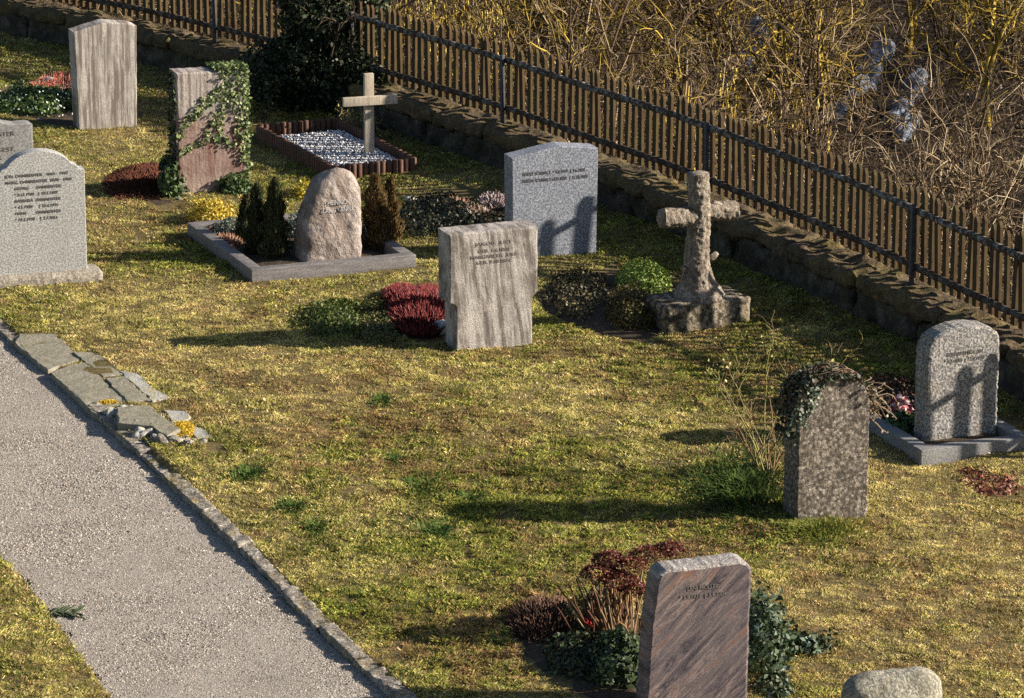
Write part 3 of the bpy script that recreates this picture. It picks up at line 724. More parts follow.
def soil(poly, z, h, name='planting_soil', amp=.03, seed=0, mat=None, lab='dark soil of the grave bed'):
    """a low mound of soil filling a plan polygon"""
    Pl = np.array(poly); c = Pl.mean(0); n = 90; R_ = 16
    d = np.r_[0, np.cumsum(np.linalg.norm(np.diff(np.vstack([Pl, Pl[:1]]), axis=0), axis=1))]; q = np.linspace(0, d[-1], n, endpoint=False)
    Pc = np.vstack([Pl, Pl[:1]]); B_ = np.stack([np.interp(q, d, Pc[:, 0]), np.interp(q, d, Pc[:, 1])], 1)
    V = []
    for k in range(R_):
        r = 1-k/R_; Q2 = c+(B_-c)*r; V.append(np.c_[Q2-c, h*(1-r**2.5)+amp*(fbm2(Q2[:, 0], Q2[:, 1], 6, 3)-.5)*min(1, k/2)-(0.06 if k == 0 else 0)])
    V.append(np.array([[0, 0, h]])); V = np.concatenate(V)
    Fs = [(k*n+i, k*n+(i+1) % n, (k+1)*n+(i+1) % n, (k+1)*n+i) for k in range(R_-1) for i in range(n)]+[((R_-1)*n+i, (R_-1)*n+(i+1) % n, R_*n) for i in range(n)]
    o = pyd(name, V, Fs, mat or M_soil, None, True); o.location = (c[0], c[1], z); o['kind'] = 'structure'
    return o
bedA = kerb_bed('low dark slate kerb frame around the bed of the natural boulder headstone', (252, 283), (421, 271), (173, 236), .13, .13, M_bk)
t, W, D, c, X_, Yv, yaw, z = bedA
i_ = .12
soil([c+X_*(-W/2+i_)+Yv*i_, c+X_*(W/2-i_)+Yv*i_, c+X_*(W/2-i_)+Yv*(D-i_), c+X_*(-W/2+i_)+Yv*(D-i_)], z+.02, .05)
M_b = stone_mat('tan_field_boulder', (.25, .215, .20), (.48, .43, .405), streak=(.12, .09, .075), streak_amt=.75, streak_s=(9, 6, 2.0), rot=(0, R(25), 0), stain=(.32, .22, .17), stain_amt=.3, stain_s=4,
                speck=(.16, .13, .11), speck_amt=.35, speck_s=70, bumps=((9, .9, .05), (38, .8, .014)), seed=12)
Pb = GP(334, 265); wb, hb = frame(Pb, YAW, 61, 91)
gb = thing('gravestone', 'tan natural boulder headstone with carved letters, in the dark slate kerb bed', 'gravestone', Pb, YAW)
ol = [(-.50, -.12), (-.48, .30), (-.42, .52), (-.30, .74), (-.16, .92), (.02, .995), (.18, 1.0), (.36, .95), (.46, .80), (.47, .55), (.50, .3), (.49, -.12)]
V, Fs = pillow(ol, wb, hb, .36, 30, 120, 4.5, .05, 3.2, 9., .35)
fast('boulder', V, Fs, M_b, gb, smooth=True)
M_wht = flat('pale_lettering', (.42, .42, .43), .7)
words(['HEINRICH', 'LANG · ANNA'], gb, wb*.08, hb*.66, hb*.075, wb*.5, y=-.012, mat=M_wht, align='CENTER', gap=1.1)

# ------------------------------------------------------------------ right kerbed bed
M_rk = stone_mat('grey_granite_kerb', (.16, .165, .175), (.28, .285, .29), speck=(.07, .07, .08), speck_amt=.6, speck_s=70, stain=(.20, .17, .10), stain_amt=.4, bumps=((50, .4, .005),), seed=13)
bedB = kerb_bed('grey granite kerb frame around the grave of the rough stone at right', (921, 463), (1030, 448), (845, 414), .13, .10, M_rk)
t, W, D, c, X_, Yv, yaw, z = bedB
soil([c+X_*(-W/2+i_)+Yv*i_, c+X_*(W/2-i_)+Yv*i_, c+X_*(W/2-i_)+Yv*(D-i_), c+X_*(-W/2+i_)+Yv*(D-i_)], z+.02, .05)

# ------------------------------------------------------------------ palisade bed with white gravel and wooden cross
M_pal = stone_mat('dark_brown_palisade', (.05, .022, .014), (.11, .05, .032), streak=(.16, .09, .06), streak_amt=.4, streak_s=(30, 30, 3), bumps=((60, .4, .004),), rough=.7, seed=14)
FL, FR, BL = G(333, 179)[:2], G(415, 171)[:2], G(263, 137)[:2]
X_ = FR-FL; W = np.linalg.norm(X_); X_ /= W; Yv = np.array([-X_[1], X_[0]]); D = float((BL-FL)@Yv)
c = (FL+FR)/2; zc = gz(*(c+Yv*D/2)); yaw = math.atan2(X_[1], X_[0])
pal = thing('palisade_border', 'dark brown palisade edging of small round stakes around the white gravel grave', 'grave border', (c[0], c[1], zc), yaw)
for (x0, y0, x1, y1) in ((-W/2, 0, W/2, 0), (W/2, 0, W/2, D), (W/2, D, -W/2, D), (-W/2, D, -W/2, 0)):
    L = math.hypot(x1-x0, y1-y0); n = int(round(L/.07)); mbp = MB()
    for k in range(n):
        x, y = x0+(x1-x0)*(k+.5)/n, y0+(y1-y0)*(k+.5)/n; hh = .165+rnd.uniform(-.006, .006)
        V, Fs = tube([(x, y, -.1), (x, y, hh-.008), (x, y, hh)], [.034, .034, .026], 10)
        Fq = [f if len(f) == 4 else (f[0], f[1], f[2], f[2]) for f in Fs]
        Vn = len(V); quads = [f for f in Fs if len(f) == 4]; mbp.add(V, quads)
        # cap
        mbp.V[-1] = V; th = np.arange(10); 
        mbp.F.append(np.array([(20+a, 20+(a+1) % 10, 20+(a+2) % 10, 20+(a+2) % 10) for a in ()]).reshape(0, 4).astype(int))
        cap = np.array([(20+0, 20+1, 20+2, 20+3), (20+0, 20+3, 20+4, 20+5), (20+0, 20+5, 20+6, 20+7), (20+0, 20+7, 20+8, 20+9)])+mbp.n-Vn
        mbp.F.append(cap)
    mbp.build('palisade_row', M_pal, pal)
hole = [FL, FR, FR+Yv*D, FL+Yv*D]; bed_holes.append([tuple(p) for p in hole])
i_ = .03
soil([c+X_*(-W/2+i_)+Yv*i_, c+X_*(W/2-i_)+Yv*i_, c+X_*(W/2-i_)+Yv*(D-i_), c+X_*(-W/2+i_)+Yv*(D-i_)], zc+.03, .045, seed=2)
def pebbles(n, fx, s, pal_, w_, name, lab, z, seed, par=None):
    g = RS(seed); P = fx(g, n); n = len(P); s = s*g.uniform(.6, 1.4, n); mbq = []
    a = g.uniform(0, 6.28, n); V = []
    for q in range(4):
        V.append(np.stack([P[:, 0]+s*np.cos(a+q*1.57)*g.uniform(.7, 1.2, n), P[:, 1]+s*np.sin(a+q*1.57)*g.uniform(.7, 1.2, n), P[:, 2]+s*.1], 1))
    for q in range(4):
        V.append(np.stack([P[:, 0]+.5*s*np.cos(a+.4+q*1.57), P[:, 1]+.5*s*np.sin(a+.4+q*1.57), P[:, 2]+s*g.uniform(.6, 1.1, n)], 1))
    V = np.stack(V, 1).reshape(-1, 3); b0 = np.arange(n)*8
    Fq = np.concatenate([np.stack([b0+i, b0+(i+1) % 4, b0+4+(i+1) % 4, b0+4+i], 1) for i in range(4)]+[np.stack([b0+4, b0+5, b0+6, b0+7], 1)])
    o = fast(name, V, Fq, M_pebble, col=np.repeat(pick(g, n, pal_, w_), 8, 0)); return tag(o, lab, 'gravel', kind='stuff')
def rectf(c, X_, Yv, x0, x1, y0, y1, z, dz=0.):
    def f(g, n):
        a = g.uniform(x0, x1, n); b = g.uniform(y0, y1, n); return np.stack([c[0]+X_[0]*a+Yv[0]*b, c[1]+X_[1]*a+Yv[1]*b, z+g.uniform(0, dz+1e-5, n)], 1)
    return f
pebbles(8000, rectf(c, X_, Yv, -W/2+.08, W/2-.08, .06, D-.35, zc+.07, 0.02), .012, [(.72, .72, .74), (.50, .50, .53), (.33, .32, .33), (.12, .115, .115)], [4, 4, 3, 2.4], 'white_gravel', 'white gravel filling the palisade edged grave', 0, 3)
M_cw = stone_mat('pale_cross_wood', (.42, .37, .30), (.60, .55, .46), streak=(.24, .18, .12), streak_amt=.5, streak_s=(34, 34, 2), speck=(.2, .16, .12), speck_amt=.3, bumps=((60, .3, .003),), seed=15)
Pc = GP(370, 160); sc = scale_at(Pc); zt = upx(Pc, 86)
cr = thing('wooden_cross', 'plain pale wooden grave cross at the front of the white gravel bed', 'cross', Pc, R(17))
V, Fs = rounded_box(.112, .055, zt+.1, .005, .25, .001, 5); V[:, 2] -= .1
V[:, 1] += .03; fast('upright', V, Fs, M_cw, cr)
V, Fs = rounded_box(.645, .05, .105, .005, .25, .001, 5, 3.); V[:, 2] += zt*.645; V[:, 1] -= .024
fast('crossbar', V, Fs, M_cw, cr)

# ------------------------------------------------------------------ stone log cross
M_log = stone_mat('carved_log_stone', (.24, .205, .165), (.46, .405, .335), streak=(.09, .07, .055), streak_amt=.85, streak_s=(30, 30, 7), speck=(.11, .09, .07), speck_amt=.6, speck_s=60,
                  bumps=((38, 1., .02), (14, .7, .03)), seed=16)
M_ped = stone_mat('mossy_tufa_rock', (.12, .095, .065), (.30, .25, .18), speck=(.03, .026, .018), speck_amt=.85, speck_s=16, stain=(.50, .46, .38), stain_amt=.8, stain_s=12, bumps=((18, 1., .05), (50, 1., .02)), seed=17)
Pk = GP(697, 322); scx = scale_at(Pk)
lc = thing('stone_cross', 'tall stone cross carved like rough logs on a mottled rock base', 'cross', Pk, R(26))
m_ = lambda px: px/scx
V, Fs = rounded_box(m_(101)/math.cos(R(26))*.86, .50, m_(30)+.15, .045, .03, .020, 7., 3.); V[:, 2] -= .15
fast('pedestal', V, Fs, M_ped, lc, smooth=True)
zb = m_(28); zt = m_(155)
zz = np.linspace(zb-.02, zt, 170); rr = .100+.115*np.exp(-((zz-zb)/.15)**1.6)+.05*np.exp(-np.clip(zz-zb, 0, 9)/.5)
Pp = np.stack([.012*np.sin(zz*7), 0*zz, zz], 1)
V, Fs = tube(Pp*np.array([1, 1, 1]), rr, 64, .022, 30., 4.); pyd('shaft', V, Fs, M_log, lc, True)
zc_ = m_(113); xs = np.linspace(-.405, .405, 90)
V, Fs = tube(np.stack([xs, -.0*xs, zc_+.012*np.sin(xs*9)], 1), .088+.012*np.abs(xs)/.47, 56, .020, 30., 9.); pyd('crossbar', V, Fs, M_log, lc, True)
for k, (x, z, dx) in enumerate(((.13, zb+.40, .09), (-.13, zb+.30, -.06), (.16, zc_+.09, .02))):
    V, Fs = tube([(x*.7, -.0, z-.03), (x+dx*.4, -.02, z), (x+dx*.8, -.02, z+.03)], [.04, .034, .022], 8, .006, 20., k)
    pyd('knot', V, Fs, M_log, lc, True)

# ================================================================== PLANTS
def clump_pts(g, n, rx, ry, h, lump=.25, solid=.35):
    a = g.normal(0, 1, (n, 3)); a[:, 2] = np.abs(a[:, 2]); a /= np.linalg.norm(a, axis=1)[:, None]
    r = g.uniform(solid, 1, n)**.6; L = 1+lump*fbm3(a*1.0+g.uniform(0, 9), 2.6, 3)*1.6
    return a*np.array([rx, ry, h])*(r*L)[:, None], a
def clump(name, lab, cat, u, v, rx, ry, h, n, size, pal, w=None, seed=0, group=None, lump=.25, dz=0., tilt=.7, solid=.35, P=None):
    g = RS(seed); P0 = GP(u, v) if P is None else P; p, a = clump_pts(g, n, rx, ry, h, lump, solid)
    V, Q = leaves(g, p, size, a, tilt); o = fast(name, V, Q, M_leaf, col=np.repeat(pick(g, n, pal, w), 4, 0))
    o.location = (P0[0], P0[1], P0[2]+dz); return tag(o, lab, cat, group)
def spikes(name, lab, cat, u, v, rx, ry, h, n, pal, w=None, seed=0, group=None, rad=.006, lean=.35, dz=0., dome=.5, tuft=0, hvar=.3):
    g = RS(seed); P0 = GP(u, v); a = g.uniform(0, 6.28, n); r = np.sqrt(g.rand(n))
    b = np.stack([rx*r*np.cos(a), ry*r*np.sin(a), 0*r], 1)
    hh = h*(1-dome*r**2)*g.uniform(1-hvar, 1, n)
    d = np.stack([np.cos(a)*r*lean, np.sin(a)*r*lean, np.ones(n)], 1)+g.normal(0, .13, (n, 3)); d /= np.linalg.norm(d, axis=1)[:, None]
    PL = grow(g, b, d, hh, 4, .09); RD = rad*np.array([.7, 1.1, 1, .25])[None]*g.uniform(.7, 1.3, (n, 1))
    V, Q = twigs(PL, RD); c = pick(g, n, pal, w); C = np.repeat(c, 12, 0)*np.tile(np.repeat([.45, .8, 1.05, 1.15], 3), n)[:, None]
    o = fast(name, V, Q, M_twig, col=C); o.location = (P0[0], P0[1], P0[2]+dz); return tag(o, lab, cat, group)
GRN = [(.045, .085, .02), (.08, .13, .03), (.025, .05, .015)]; DGR = [(.018, .034, .012), (.03, .05, .016), (.045, .065, .025)]
RED = [(.12, .022, .026), (.19, .045, .045), (.075, .018, .02), (.26, .10, .09)]
# planted beds without frames: soil patches cut into the turf
def spot(pts, h=.04, seed=0):
    poly = [G(u, v)[:2] for u, v in pts]; bed_holes.append([tuple(p) for p in poly]); c = np.mean(poly, 0)
    soil(poly, gz(*c)-.02, h, seed=seed)
spot([(388, 322), (380, 306), (392, 293), (420, 288), (450, 292), (452, 342), (420, 344), (400, 336)], .05, 1)
spot([(534, 296), (560, 278), (610, 268), (670, 272), (690, 300), (650, 345), (610, 338), (570, 325), (545, 312)], .06, 2)
spot([(508, 630), (530, 606), (580, 602), (640, 612), (650, 690), (640, 730), (600, 710), (560, 690), (525, 665)], .06, 3)
spot([(100, 178), (130, 166), (178, 160), (184, 205), (165, 212), (140, 200), (110, 190)], .03, 4)
spot([(-20, 100), (10, 84), (50, 78), (80, 90), (82, 126), (60, 128), (20, 118), (-10, 112)], .04, 5)
spot([(395, 212), (410, 196), (450, 190), (505, 196), (508, 232), (470, 238), (430, 234)], .04, 6)

# upper left bed
clump('ground_cover_plant', 'dark green leafy plants with small white flowers left of the pointed gravestone', 'plant', 38, 106, .62, .75, .24, 5200, .045, GRN+[(.13, .2, .06)], None, 1)
g = RS(2); P0 = GP(38, 106); p, a = clump_pts(g, 150, .66, .8, .27, .2, .95); V, Q = leaves(g, p, .03, a, .3)
o = fast('snowdrop_flowers', V, Q, M_leaf, col=np.full((len(V), 3), .8)); o.location = P0; tag(o, 'scattered tiny white snowdrops on the green plants left of the pointed stone', 'flowers', kind='stuff')
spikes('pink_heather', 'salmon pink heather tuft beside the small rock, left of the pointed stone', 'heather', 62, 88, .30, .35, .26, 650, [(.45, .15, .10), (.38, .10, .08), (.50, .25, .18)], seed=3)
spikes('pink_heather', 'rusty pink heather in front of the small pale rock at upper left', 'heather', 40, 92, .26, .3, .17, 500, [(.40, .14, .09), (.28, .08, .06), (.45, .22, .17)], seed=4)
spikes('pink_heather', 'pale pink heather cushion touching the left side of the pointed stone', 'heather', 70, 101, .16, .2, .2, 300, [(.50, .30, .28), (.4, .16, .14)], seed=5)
def rock(u, v, s, lab, mat, seed=0, dz=-.04, hh=.7, yaw=0):
    P0 = GP(u, v); V, Fs = rounded_box(s, s*.8, s*hh, s*.28, s/9, s*.09, 3/s*.5, seed*3.3)
    o = fast('rock', V, Fs, mat, smooth=True); o.location = (P0[0], P0[1], P0[2]+dz); o.rotation_euler = (.1, .15, yaw+seed); return tag(o, lab, 'rock')
M_prock = stone_mat('pale_rock', (.36, .33, .30), (.55, .51, .47), speck=(.2, .18, .16), speck_amt=.5, speck_s=50, bumps=((20, .7, .02),), seed=21)
M_wrock = stone_mat('whitish_blue_rock', (.40, .46, .48), (.62, .66, .66), speck=(.22, .24, .25), speck_amt=.4, speck_s=50, bumps=((20, .7, .02),), seed=22)
rock(50, 88, .24, 'pale rounded rock among the pink heather at upper left', M_prock, 1, 0.02)
# ivy stone surroundings
spikes('creeping_plant', 'dark red brown dead creeping plants on the ground left of the ivy stone', 'plant', 146, 182, .46, .95, .08, 2600, [(.085, .028, .018), (.12, .045, .025), (.05, .02, .014)], seed=6, rad=.007, lean=1.4)
clump('ivy_bush', 'dark ivy heap at the left foot of the ivy covered stone', 'ivy', 176, 190, .20, .45, .46, 2600, .05, GRN+DGR, None, 7)
clump('ivy_bush', 'small pale leaved ivy at the right foot of the ivy covered stone', 'ivy', 238, 193, .20, .18, .20, 700, .045, GRN+[(.16, .22, .10)], None, 8)
def ivy_on(par_P, yaw, W, Hh, th, n, maskf, lab, size, pal, seed, name='climbing_ivy'):
    g = RS(seed); x = g.uniform(-.52, .54, n*6); z = g.uniform(0, 1.04, n*6); k = maskf(x, z, g); x, z = x[k][:n], z[k][:n]
    side = g.rand(len(x)); y = -np.abs(g.normal(0, .022, len(x)))-.004
    p = np.stack([x*W, y, z*Hh], 1)
    # over the top edge
    V, Q = leaves(g, p, size*g.uniform(.5, 1.35, len(p)), np.tile([0, -1., .3], (len(p), 1)), .55, .85); C = np.repeat(pick(g, len(p), pal, None, .3), 4, 0)
    return V, Q, C
def m2(x, z, g):
    n = fbm2(x*3+5, z*4, 2.2, 4)-.5
    top = (x+n*.5 > .16) & (z > .70); rt = (x+n*.35 > .36) & (z > .22)
    def strand(x0, z0, x1, z1, wd):
        e = np.array([x1-x0, z1-z0]); t = np.clip(((x-x0)*e[0]+(z-z0)*e[1])/(e@e), 0, 1); return np.hypot(x-x0-t*e[0], (z-z0-t*e[1])*1.6) < wd*(.5+fbm2(x*7, z*7, 2, 2))
    st = strand(.1, .82, -.15, .70, .09)|strand(-.15, .72, -.47, .50, .08)|strand(.05, .62, -.15, .42, .06)|strand(-.1, .44, -.47, .34, .05)|strand(.05, .45, .35, .36, .05)|strand(.15, .7, .1, .42, .05)|strand(.1, .06, .5, .12, .07)
    return (top|rt|st) & (g.rand(len(x)) < .9)
V, Q, C = ivy_on(P2, YAW, w2, h2, .3, 1250, m2, '', .036, [(.12, .17, .055), (.19, .24, .09), (.06, .10, .03), (.26, .28, .12), (.03, .055, .018)], 9)
g = RS(10); n = 700; p = np.stack([g.uniform(.05, .54, n)*w2, g.uniform(-.02, .3, n), h2*(1.0+np.abs(g.normal(0, .012, n)))], 1)
n2 = 750; p2 = np.stack([-w2*.5-np.abs(g.normal(0, .018, n2)), g.uniform(.0, .30, n2), g.uniform(.0, .98, n2)*h2], 1); p2 = p2[g.rand(n2) < .55]
n3 = 700; p3 = np.stack([w2*.5+np.abs(g.normal(0, .03, n3)), g.uniform(-.02, .30, n3), g.uniform(.15, 1.02, n3)*h2], 1)
pa = np.concatenate([p, p2, p3]); Vb, Qb = leaves(g, pa, .046, None, 1, .85)
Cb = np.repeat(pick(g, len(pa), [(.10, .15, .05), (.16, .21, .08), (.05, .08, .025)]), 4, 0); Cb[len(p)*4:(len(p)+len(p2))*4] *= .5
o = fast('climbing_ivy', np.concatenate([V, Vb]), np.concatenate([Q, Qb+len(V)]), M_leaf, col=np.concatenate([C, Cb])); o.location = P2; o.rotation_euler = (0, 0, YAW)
tag(o, 'green ivy climbing over the right side and top of the reddish gravestone', 'ivy')
# boulder bed planting
def spire(mb, g, P, r, h, n, pal, size=.03):
    t = g.rand(n)**.8; z = .02+t*h; rr = r*np.clip(1.15*(1-t)**.62, 0, 1)*(.55+.45*np.sqrt(g.rand(n)))*(1+.3*np.sin(z*30+g.uniform(0, 6)))
    a = g.uniform(0, 6.28, n); lob = 1+.22*np.sin(a*5+z*9)
    p = np.stack([P[0]+rr*lob*np.cos(a), P[1]+rr*lob*np.sin(a), P[2]+z], 1); s = size*g.uniform(.6, 1.3, n)[:, None]
    rad = np.stack([np.cos(a), np.sin(a), np.zeros(n)], 1); up = np.stack([np.cos(a)*.35, np.sin(a)*.35, np.ones(n)], 1)+g.normal(0, .2, (n, 3))
    tn = np.stack([-np.sin(a), np.cos(a), np.zeros(n)], 1)+g.normal(0, .5, (n, 3))
    V = np.stack([p-tn*s*.22, p+up*s*.2+rad*s*.2, p+tn*s*.22, p+up*s*1.3], 1).reshape(-1, 3); mb.add(V, np.arange(4*n).reshape(n, 4), np.repeat(pick(g, n, pal, None, .3), 4, 0))
TH1 = [(.022, .032, .012), (.04, .05, .018), (.07, .07, .025), (.015, .022, .01)]; TH2 = [(.07, .045, .016), (.11, .07, .022), (.045, .032, .012), (.15, .09, .03)]
for (u, v, r, hpx, n, pal, lab, sd) in ((258, 256, .13, 68, 3800, TH1, 'dark pointed conifer at the left end of the boulder bed', 1), (276, 262, .14, 80, 4200, TH1, 'taller dark conifer spire just left of the tan boulder', 2), (247, 244, .10, 46, 2200, TH1, 'smallest dark conifer behind the left spires in the boulder bed', 5),
                                   (376, 252, .17, 72, 5200, TH2, 'broad brownish conifer right of the tan boulder', 3), (391, 244, .11, 62, 2800, TH2, 'slim brownish conifer at the right end of the boulder bed', 4)):
    g = RS(sd+40); P0 = GP(u, v); mbt = MB(); hh = upx(P0, hpx)
    for k in range(3): spire(mbt, g, (g.uniform(-.35, .35)*r*(k > 0), g.uniform(-.4, .4)*r*(k > 0), 0), r*(1-.18*k), hh*(1-.10*k*g.uniform(.5, 1.5)), n//2 if k else n, pal)
    o = mbt.build('dwarf_conifer', M_leaf); o.location = P0; tag(o, lab, 'conifer', 'dwarf conifers in the boulder bed')
clump('yellow_shrub', 'bright yellow low shrub at the back left corner of the boulder bed', 'shrub', 212, 221, .27, .32, .26, 2600, .03, [(.55, .38, .03), (.42, .32, .03), (.24, .22, .03), (.62, .46, .10)], None, 11)
clump('yellow_shrub', 'bright yellow low shrub behind the tan boulder', 'shrub', 308, 196, .20, .3, .17, 1500, .03, [(.55, .40, .03), (.45, .36, .03), (.28, .26, .04)], None, 12)
clump('lavender_plant', 'silvery grey green lavender cushion left of the dark conifers', 'plant', 232, 238, .19, .3, .26, 1900, .028, [(.16, .19, .15), (.24, .27, .22), (.10, .12, .08)], None, 13, tilt=1.2)
clump('lavender_plant', 'silvery grey green lavender cushion between dark conifers and tan boulder', 'plant', 297, 240, .14, .3, .34, 1500, .028, [(.16, .19, .16), (.24, .27, .23), (.10, .12, .09)], None, 14, tilt=1.2)
spikes('faded_heather', 'faded pinkish heather in front of the silvery cushion by the left kerb', 'heather', 226, 248, .15, .22, .19, 500, [(.30, .16, .11), (.22, .11, .07), (.36, .24, .18)], seed=15)
spikes('faded_heather', 'small faded brown pink heather at the inner corner of the left kerb', 'heather', 207, 238, .12, .2, .14, 260, [(.26, .13, .09), (.18, .09, .06)], seed=16)
# heather patch behind the stepped stone
clump('dark_ground_cover', 'dark glossy ground cover left of the blue grey gable stone', 'plant', 440, 220, .50, .95, .20, 5200, .035, [(.02, .028, .014), (.035, .045, .02), (.05, .04, .025), (.09, .10, .06)], None, 17)
clump('dark_ground_cover', 'dark leafy cover at the very foot of the blue grey gable stone', 'plant', 488, 226, .26, .5, .15, 1600, .035, [(.02, .028, .014), (.06, .045, .03)], None, 18)
spikes('faded_heather', 'whitish pink heather tuft in the dark cover, leftmost of three', 'heather', 456, 213, .15, .18, .20, 420, [(.50, .42, .42), (.42, .26, .18), (.36, .20, .10)], seed=19, lean=.8)
spikes('faded_heather', 'orange tinged heather tuft in the dark cover, middle of three', 'heather', 474, 219, .14, .18, .20, 380, [(.46, .28, .15), (.38, .26, .2), (.5, .42, .4)], seed=20, lean=.8)
spikes('faded_heather', 'whitish heather tuft in the dark cover, next to the gable stone', 'heather', 493, 206, .12, .2, .19, 320, [(.52, .42, .42), (.45, .33, .3)], seed=21, lean=.8)
rock(410, 199, .18, 'small pale flat rock at the back left of the dark ground cover', M_prock, 2, -.02, .35)
# red heather
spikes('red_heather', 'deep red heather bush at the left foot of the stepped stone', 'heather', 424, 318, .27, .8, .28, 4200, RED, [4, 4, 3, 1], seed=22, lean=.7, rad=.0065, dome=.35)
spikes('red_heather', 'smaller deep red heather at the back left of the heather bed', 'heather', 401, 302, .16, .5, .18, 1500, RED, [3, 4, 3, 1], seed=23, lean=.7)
clump('grassy_mound', 'green mossy mound in the turf left of the red heather', 'mound', 338, 322, .36, .75, .15, 5200, .03, [(.06, .09, .015), (.11, .13, .03), (.035, .055, .012)], None, 24)
clump('grassy_mound', 'brownish green mossy mound touching the red heather bed', 'mound', 380, 326, .30, .9, .11, 4200, .03, [(.08, .09, .02), (.14, .12, .04), (.04, .05, .015)], None, 25)
rock(440, 335, .19, 'pale bluish rock at the lower left corner of the stepped stone', M_wrock, 3, .0)
clump('small_plant', 'tiny pale green rosette in front of the grassy mounds', 'plant', 380, 333, .06, .10, .07, 120, .04, [(.34, .40, .26), (.22, .32, .14)], None, 26)
# cushions by the cross
clump('green_cushion', 'bright green domed cushion plant behind the dark one, left of the stone cross', 'plant', 643, 286, .31, .5, .27, 7500, .024, [(.20, .28, .04), (.28, .36, .07), (.12, .18, .03)], None, 27, lump=.08, tilt=.5)
clump('dark_cushion', 'dark brownish green domed cushion directly left of the cross base', 'plant', 632, 318, .29, .6, .33, 8500, .024, [(.04, .045, .010), (.08, .065, .015), (.12, .085, .02), (.025, .026, .008)], None, 28, lump=.1)
clump('dead_ground_cover', 'dry brown and green ground cover at the left end of the cross bed', 'plant', 578, 296, .38, 1.0, .13, 5500, .035, [(.05, .055, .02), (.11, .085, .045), (.03, .025, .015), (.16, .13, .06)], None, 29)
clump('small_plant', 'small yellow green sprout between the cushions and the cross', 'plant', 668, 300, .06, .1, .13, 150, .035, [(.22, .26, .05), (.3, .32, .08)], None, 30)
# ivy on the round stone
g = RS(31); mbv = MB(); n = 26; th = np.linspace(2.9, .25, 70)
cx_, cz_ = 0, h8*.80
for k in range(34):
    t0 = g.uniform(.15, 2.6); t1 = t0+g.uniform(.4, 1.2); tq = np.linspace(t0, min(t1, 3.4), 8); rr_ = 1+g.normal(.04, .05)
    PL = np.stack([np.cos(tq)*w8*.53*rr_, np.full(8, g.uniform(-.05, .30))+g.normal(0, .02, 8), cz_+np.sin(tq)*h8*.205*rr_+g.normal(0, .015, 8)], 1)[None]
    V, Q = twigs(PL, np.full((1, 8), .008)); mbv.add(V, Q, (.13, .085, .05))
n = 1350; tq = np.clip(g.normal(2.0, .85, n), .1, 3.4); dep = np.abs(g.normal(0, 1, n)); ext = np.where(tq > 1.9, .055, .03)
rr_ = .98+dep*ext/w8*1.2+.06*(fbm2(tq*4, tq*0, 2, 3)-.4)
p = np.stack([np.cos(tq)*w8*.52*rr_, g.uniform(-.06, .34, n), cz_+np.sin(tq)*h8*.20*rr_-np.clip(tq-2.7, 0, 2)*.25], 1)
V, Q = leaves(g, p, .045, None, 1, .8); mbv.add(V, Q, np.repeat(pick(g, n, [(.035, .04, .025), (.06, .06, .035), (.10, .085, .055), (.24, .20, .15), (.03, .05, .03)], [5, 4, 2, 1, 3], .3), 4, 0))
n = 330; p = np.stack([g.uniform(-.36, -.12, n)*w8*1.2+.0, -np.abs(g.normal(0, .015, n)), h8*(.97-np.abs(g.normal(0, .14, n)))], 1)
p[:, 0] -= (h8*.97-p[:, 2])*.45; V, Q = leaves(g, p, .035, np.tile([0, -1., .2], (n, 1)), .5, .8); mbv.add(V, Q, np.repeat(pick(g, n, [(.08, .12, .09), (.2, .22, .16), (.04, .06, .035)]), 4, 0))
n = 60; b = np.stack([w8*.5+g.normal(0, .03, n), g.uniform(0, .3, n), h8*g.uniform(.72, .88, n)], 1); d = np.stack([np.ones(n), g.normal(0, .3, n), g.normal(-.2, .5, n)], 1); d /= np.linalg.norm(d, axis=1)[:, None]
PL = grow(g, b, d, g.uniform(.1, .32, n), 6, .25, .3); V, Q = twigs(PL, np.full((n, 6), .006)); mbv.add(V, Q, (.22, .16, .10))
e = PL[:, 1:].reshape(-1, 3)+g.normal(0, .012, (n*5, 3)); V, Q = leaves(g, e, .032); mbv.add(V, Q, np.repeat(pick(g, len(e), [(.2, .15, .1), (.10, .075, .05), (.34, .28, .2)]), 4, 0))
o = mbv.build('dry_ivy', M_leaf); o.location = P8; o.rotation_euler = (0, 0, YAW); tag(o, 'half dry ivy draped over the round top of the mottled gravestone', 'ivy')
# rose bush
def bush_tree(g, n0, h, spread, K=7, levels=((5, .5, .45), (4, .6, .5)), rads=(.012, .007, .004), lean=0., wob=.10, base_r=.05, droop=0., lens=(.45, .45)):
    a = g.uniform(0, 6.28, n0); b = np.stack([np.cos(a)*base_r, np.sin(a)*base_r, np.full(n0, -.05)], 1)*g.uniform(.2, 1, (n0, 1)); b[:, 2] = -.05
    d = np.stack([np.cos(a)*spread*g.uniform(.2, 1, n0)+lean, np.sin(a)*spread*g.uniform(.2, 1, n0), np.ones(n0)], 1); d /= np.linalg.norm(d, axis=1)[:, None]
    P = grow(g, b, d, h*g.uniform(.65, 1.05, n0), K, wob, droop); out = [(P, np.linspace(1, .45, K)[None]*rads[0]*g.uniform(.7, 1.2, (n0, 1)))]
    L = h
    for (m, sp_, _), r, lf in zip(levels, rads[1:], lens):
        b, d = children_of(g, P, m, sp_, .2); L = L*lf
        P = grow(g, b, d, L*g.uniform(.4, 1.1, len(b)), K if len(b) < 4000 else 5, wob*1.4, droop, .02); out.append((P, np.linspace(1, .35, P.shape[1])[None]*r*g.uniform(.7, 1.2, (len(b), 1))))
    return out
rose = thing('rose_bush', 'bare thorny rose bush with thin tan canes beside the ivy topped stone', 'rose bush', GP(768, 478))
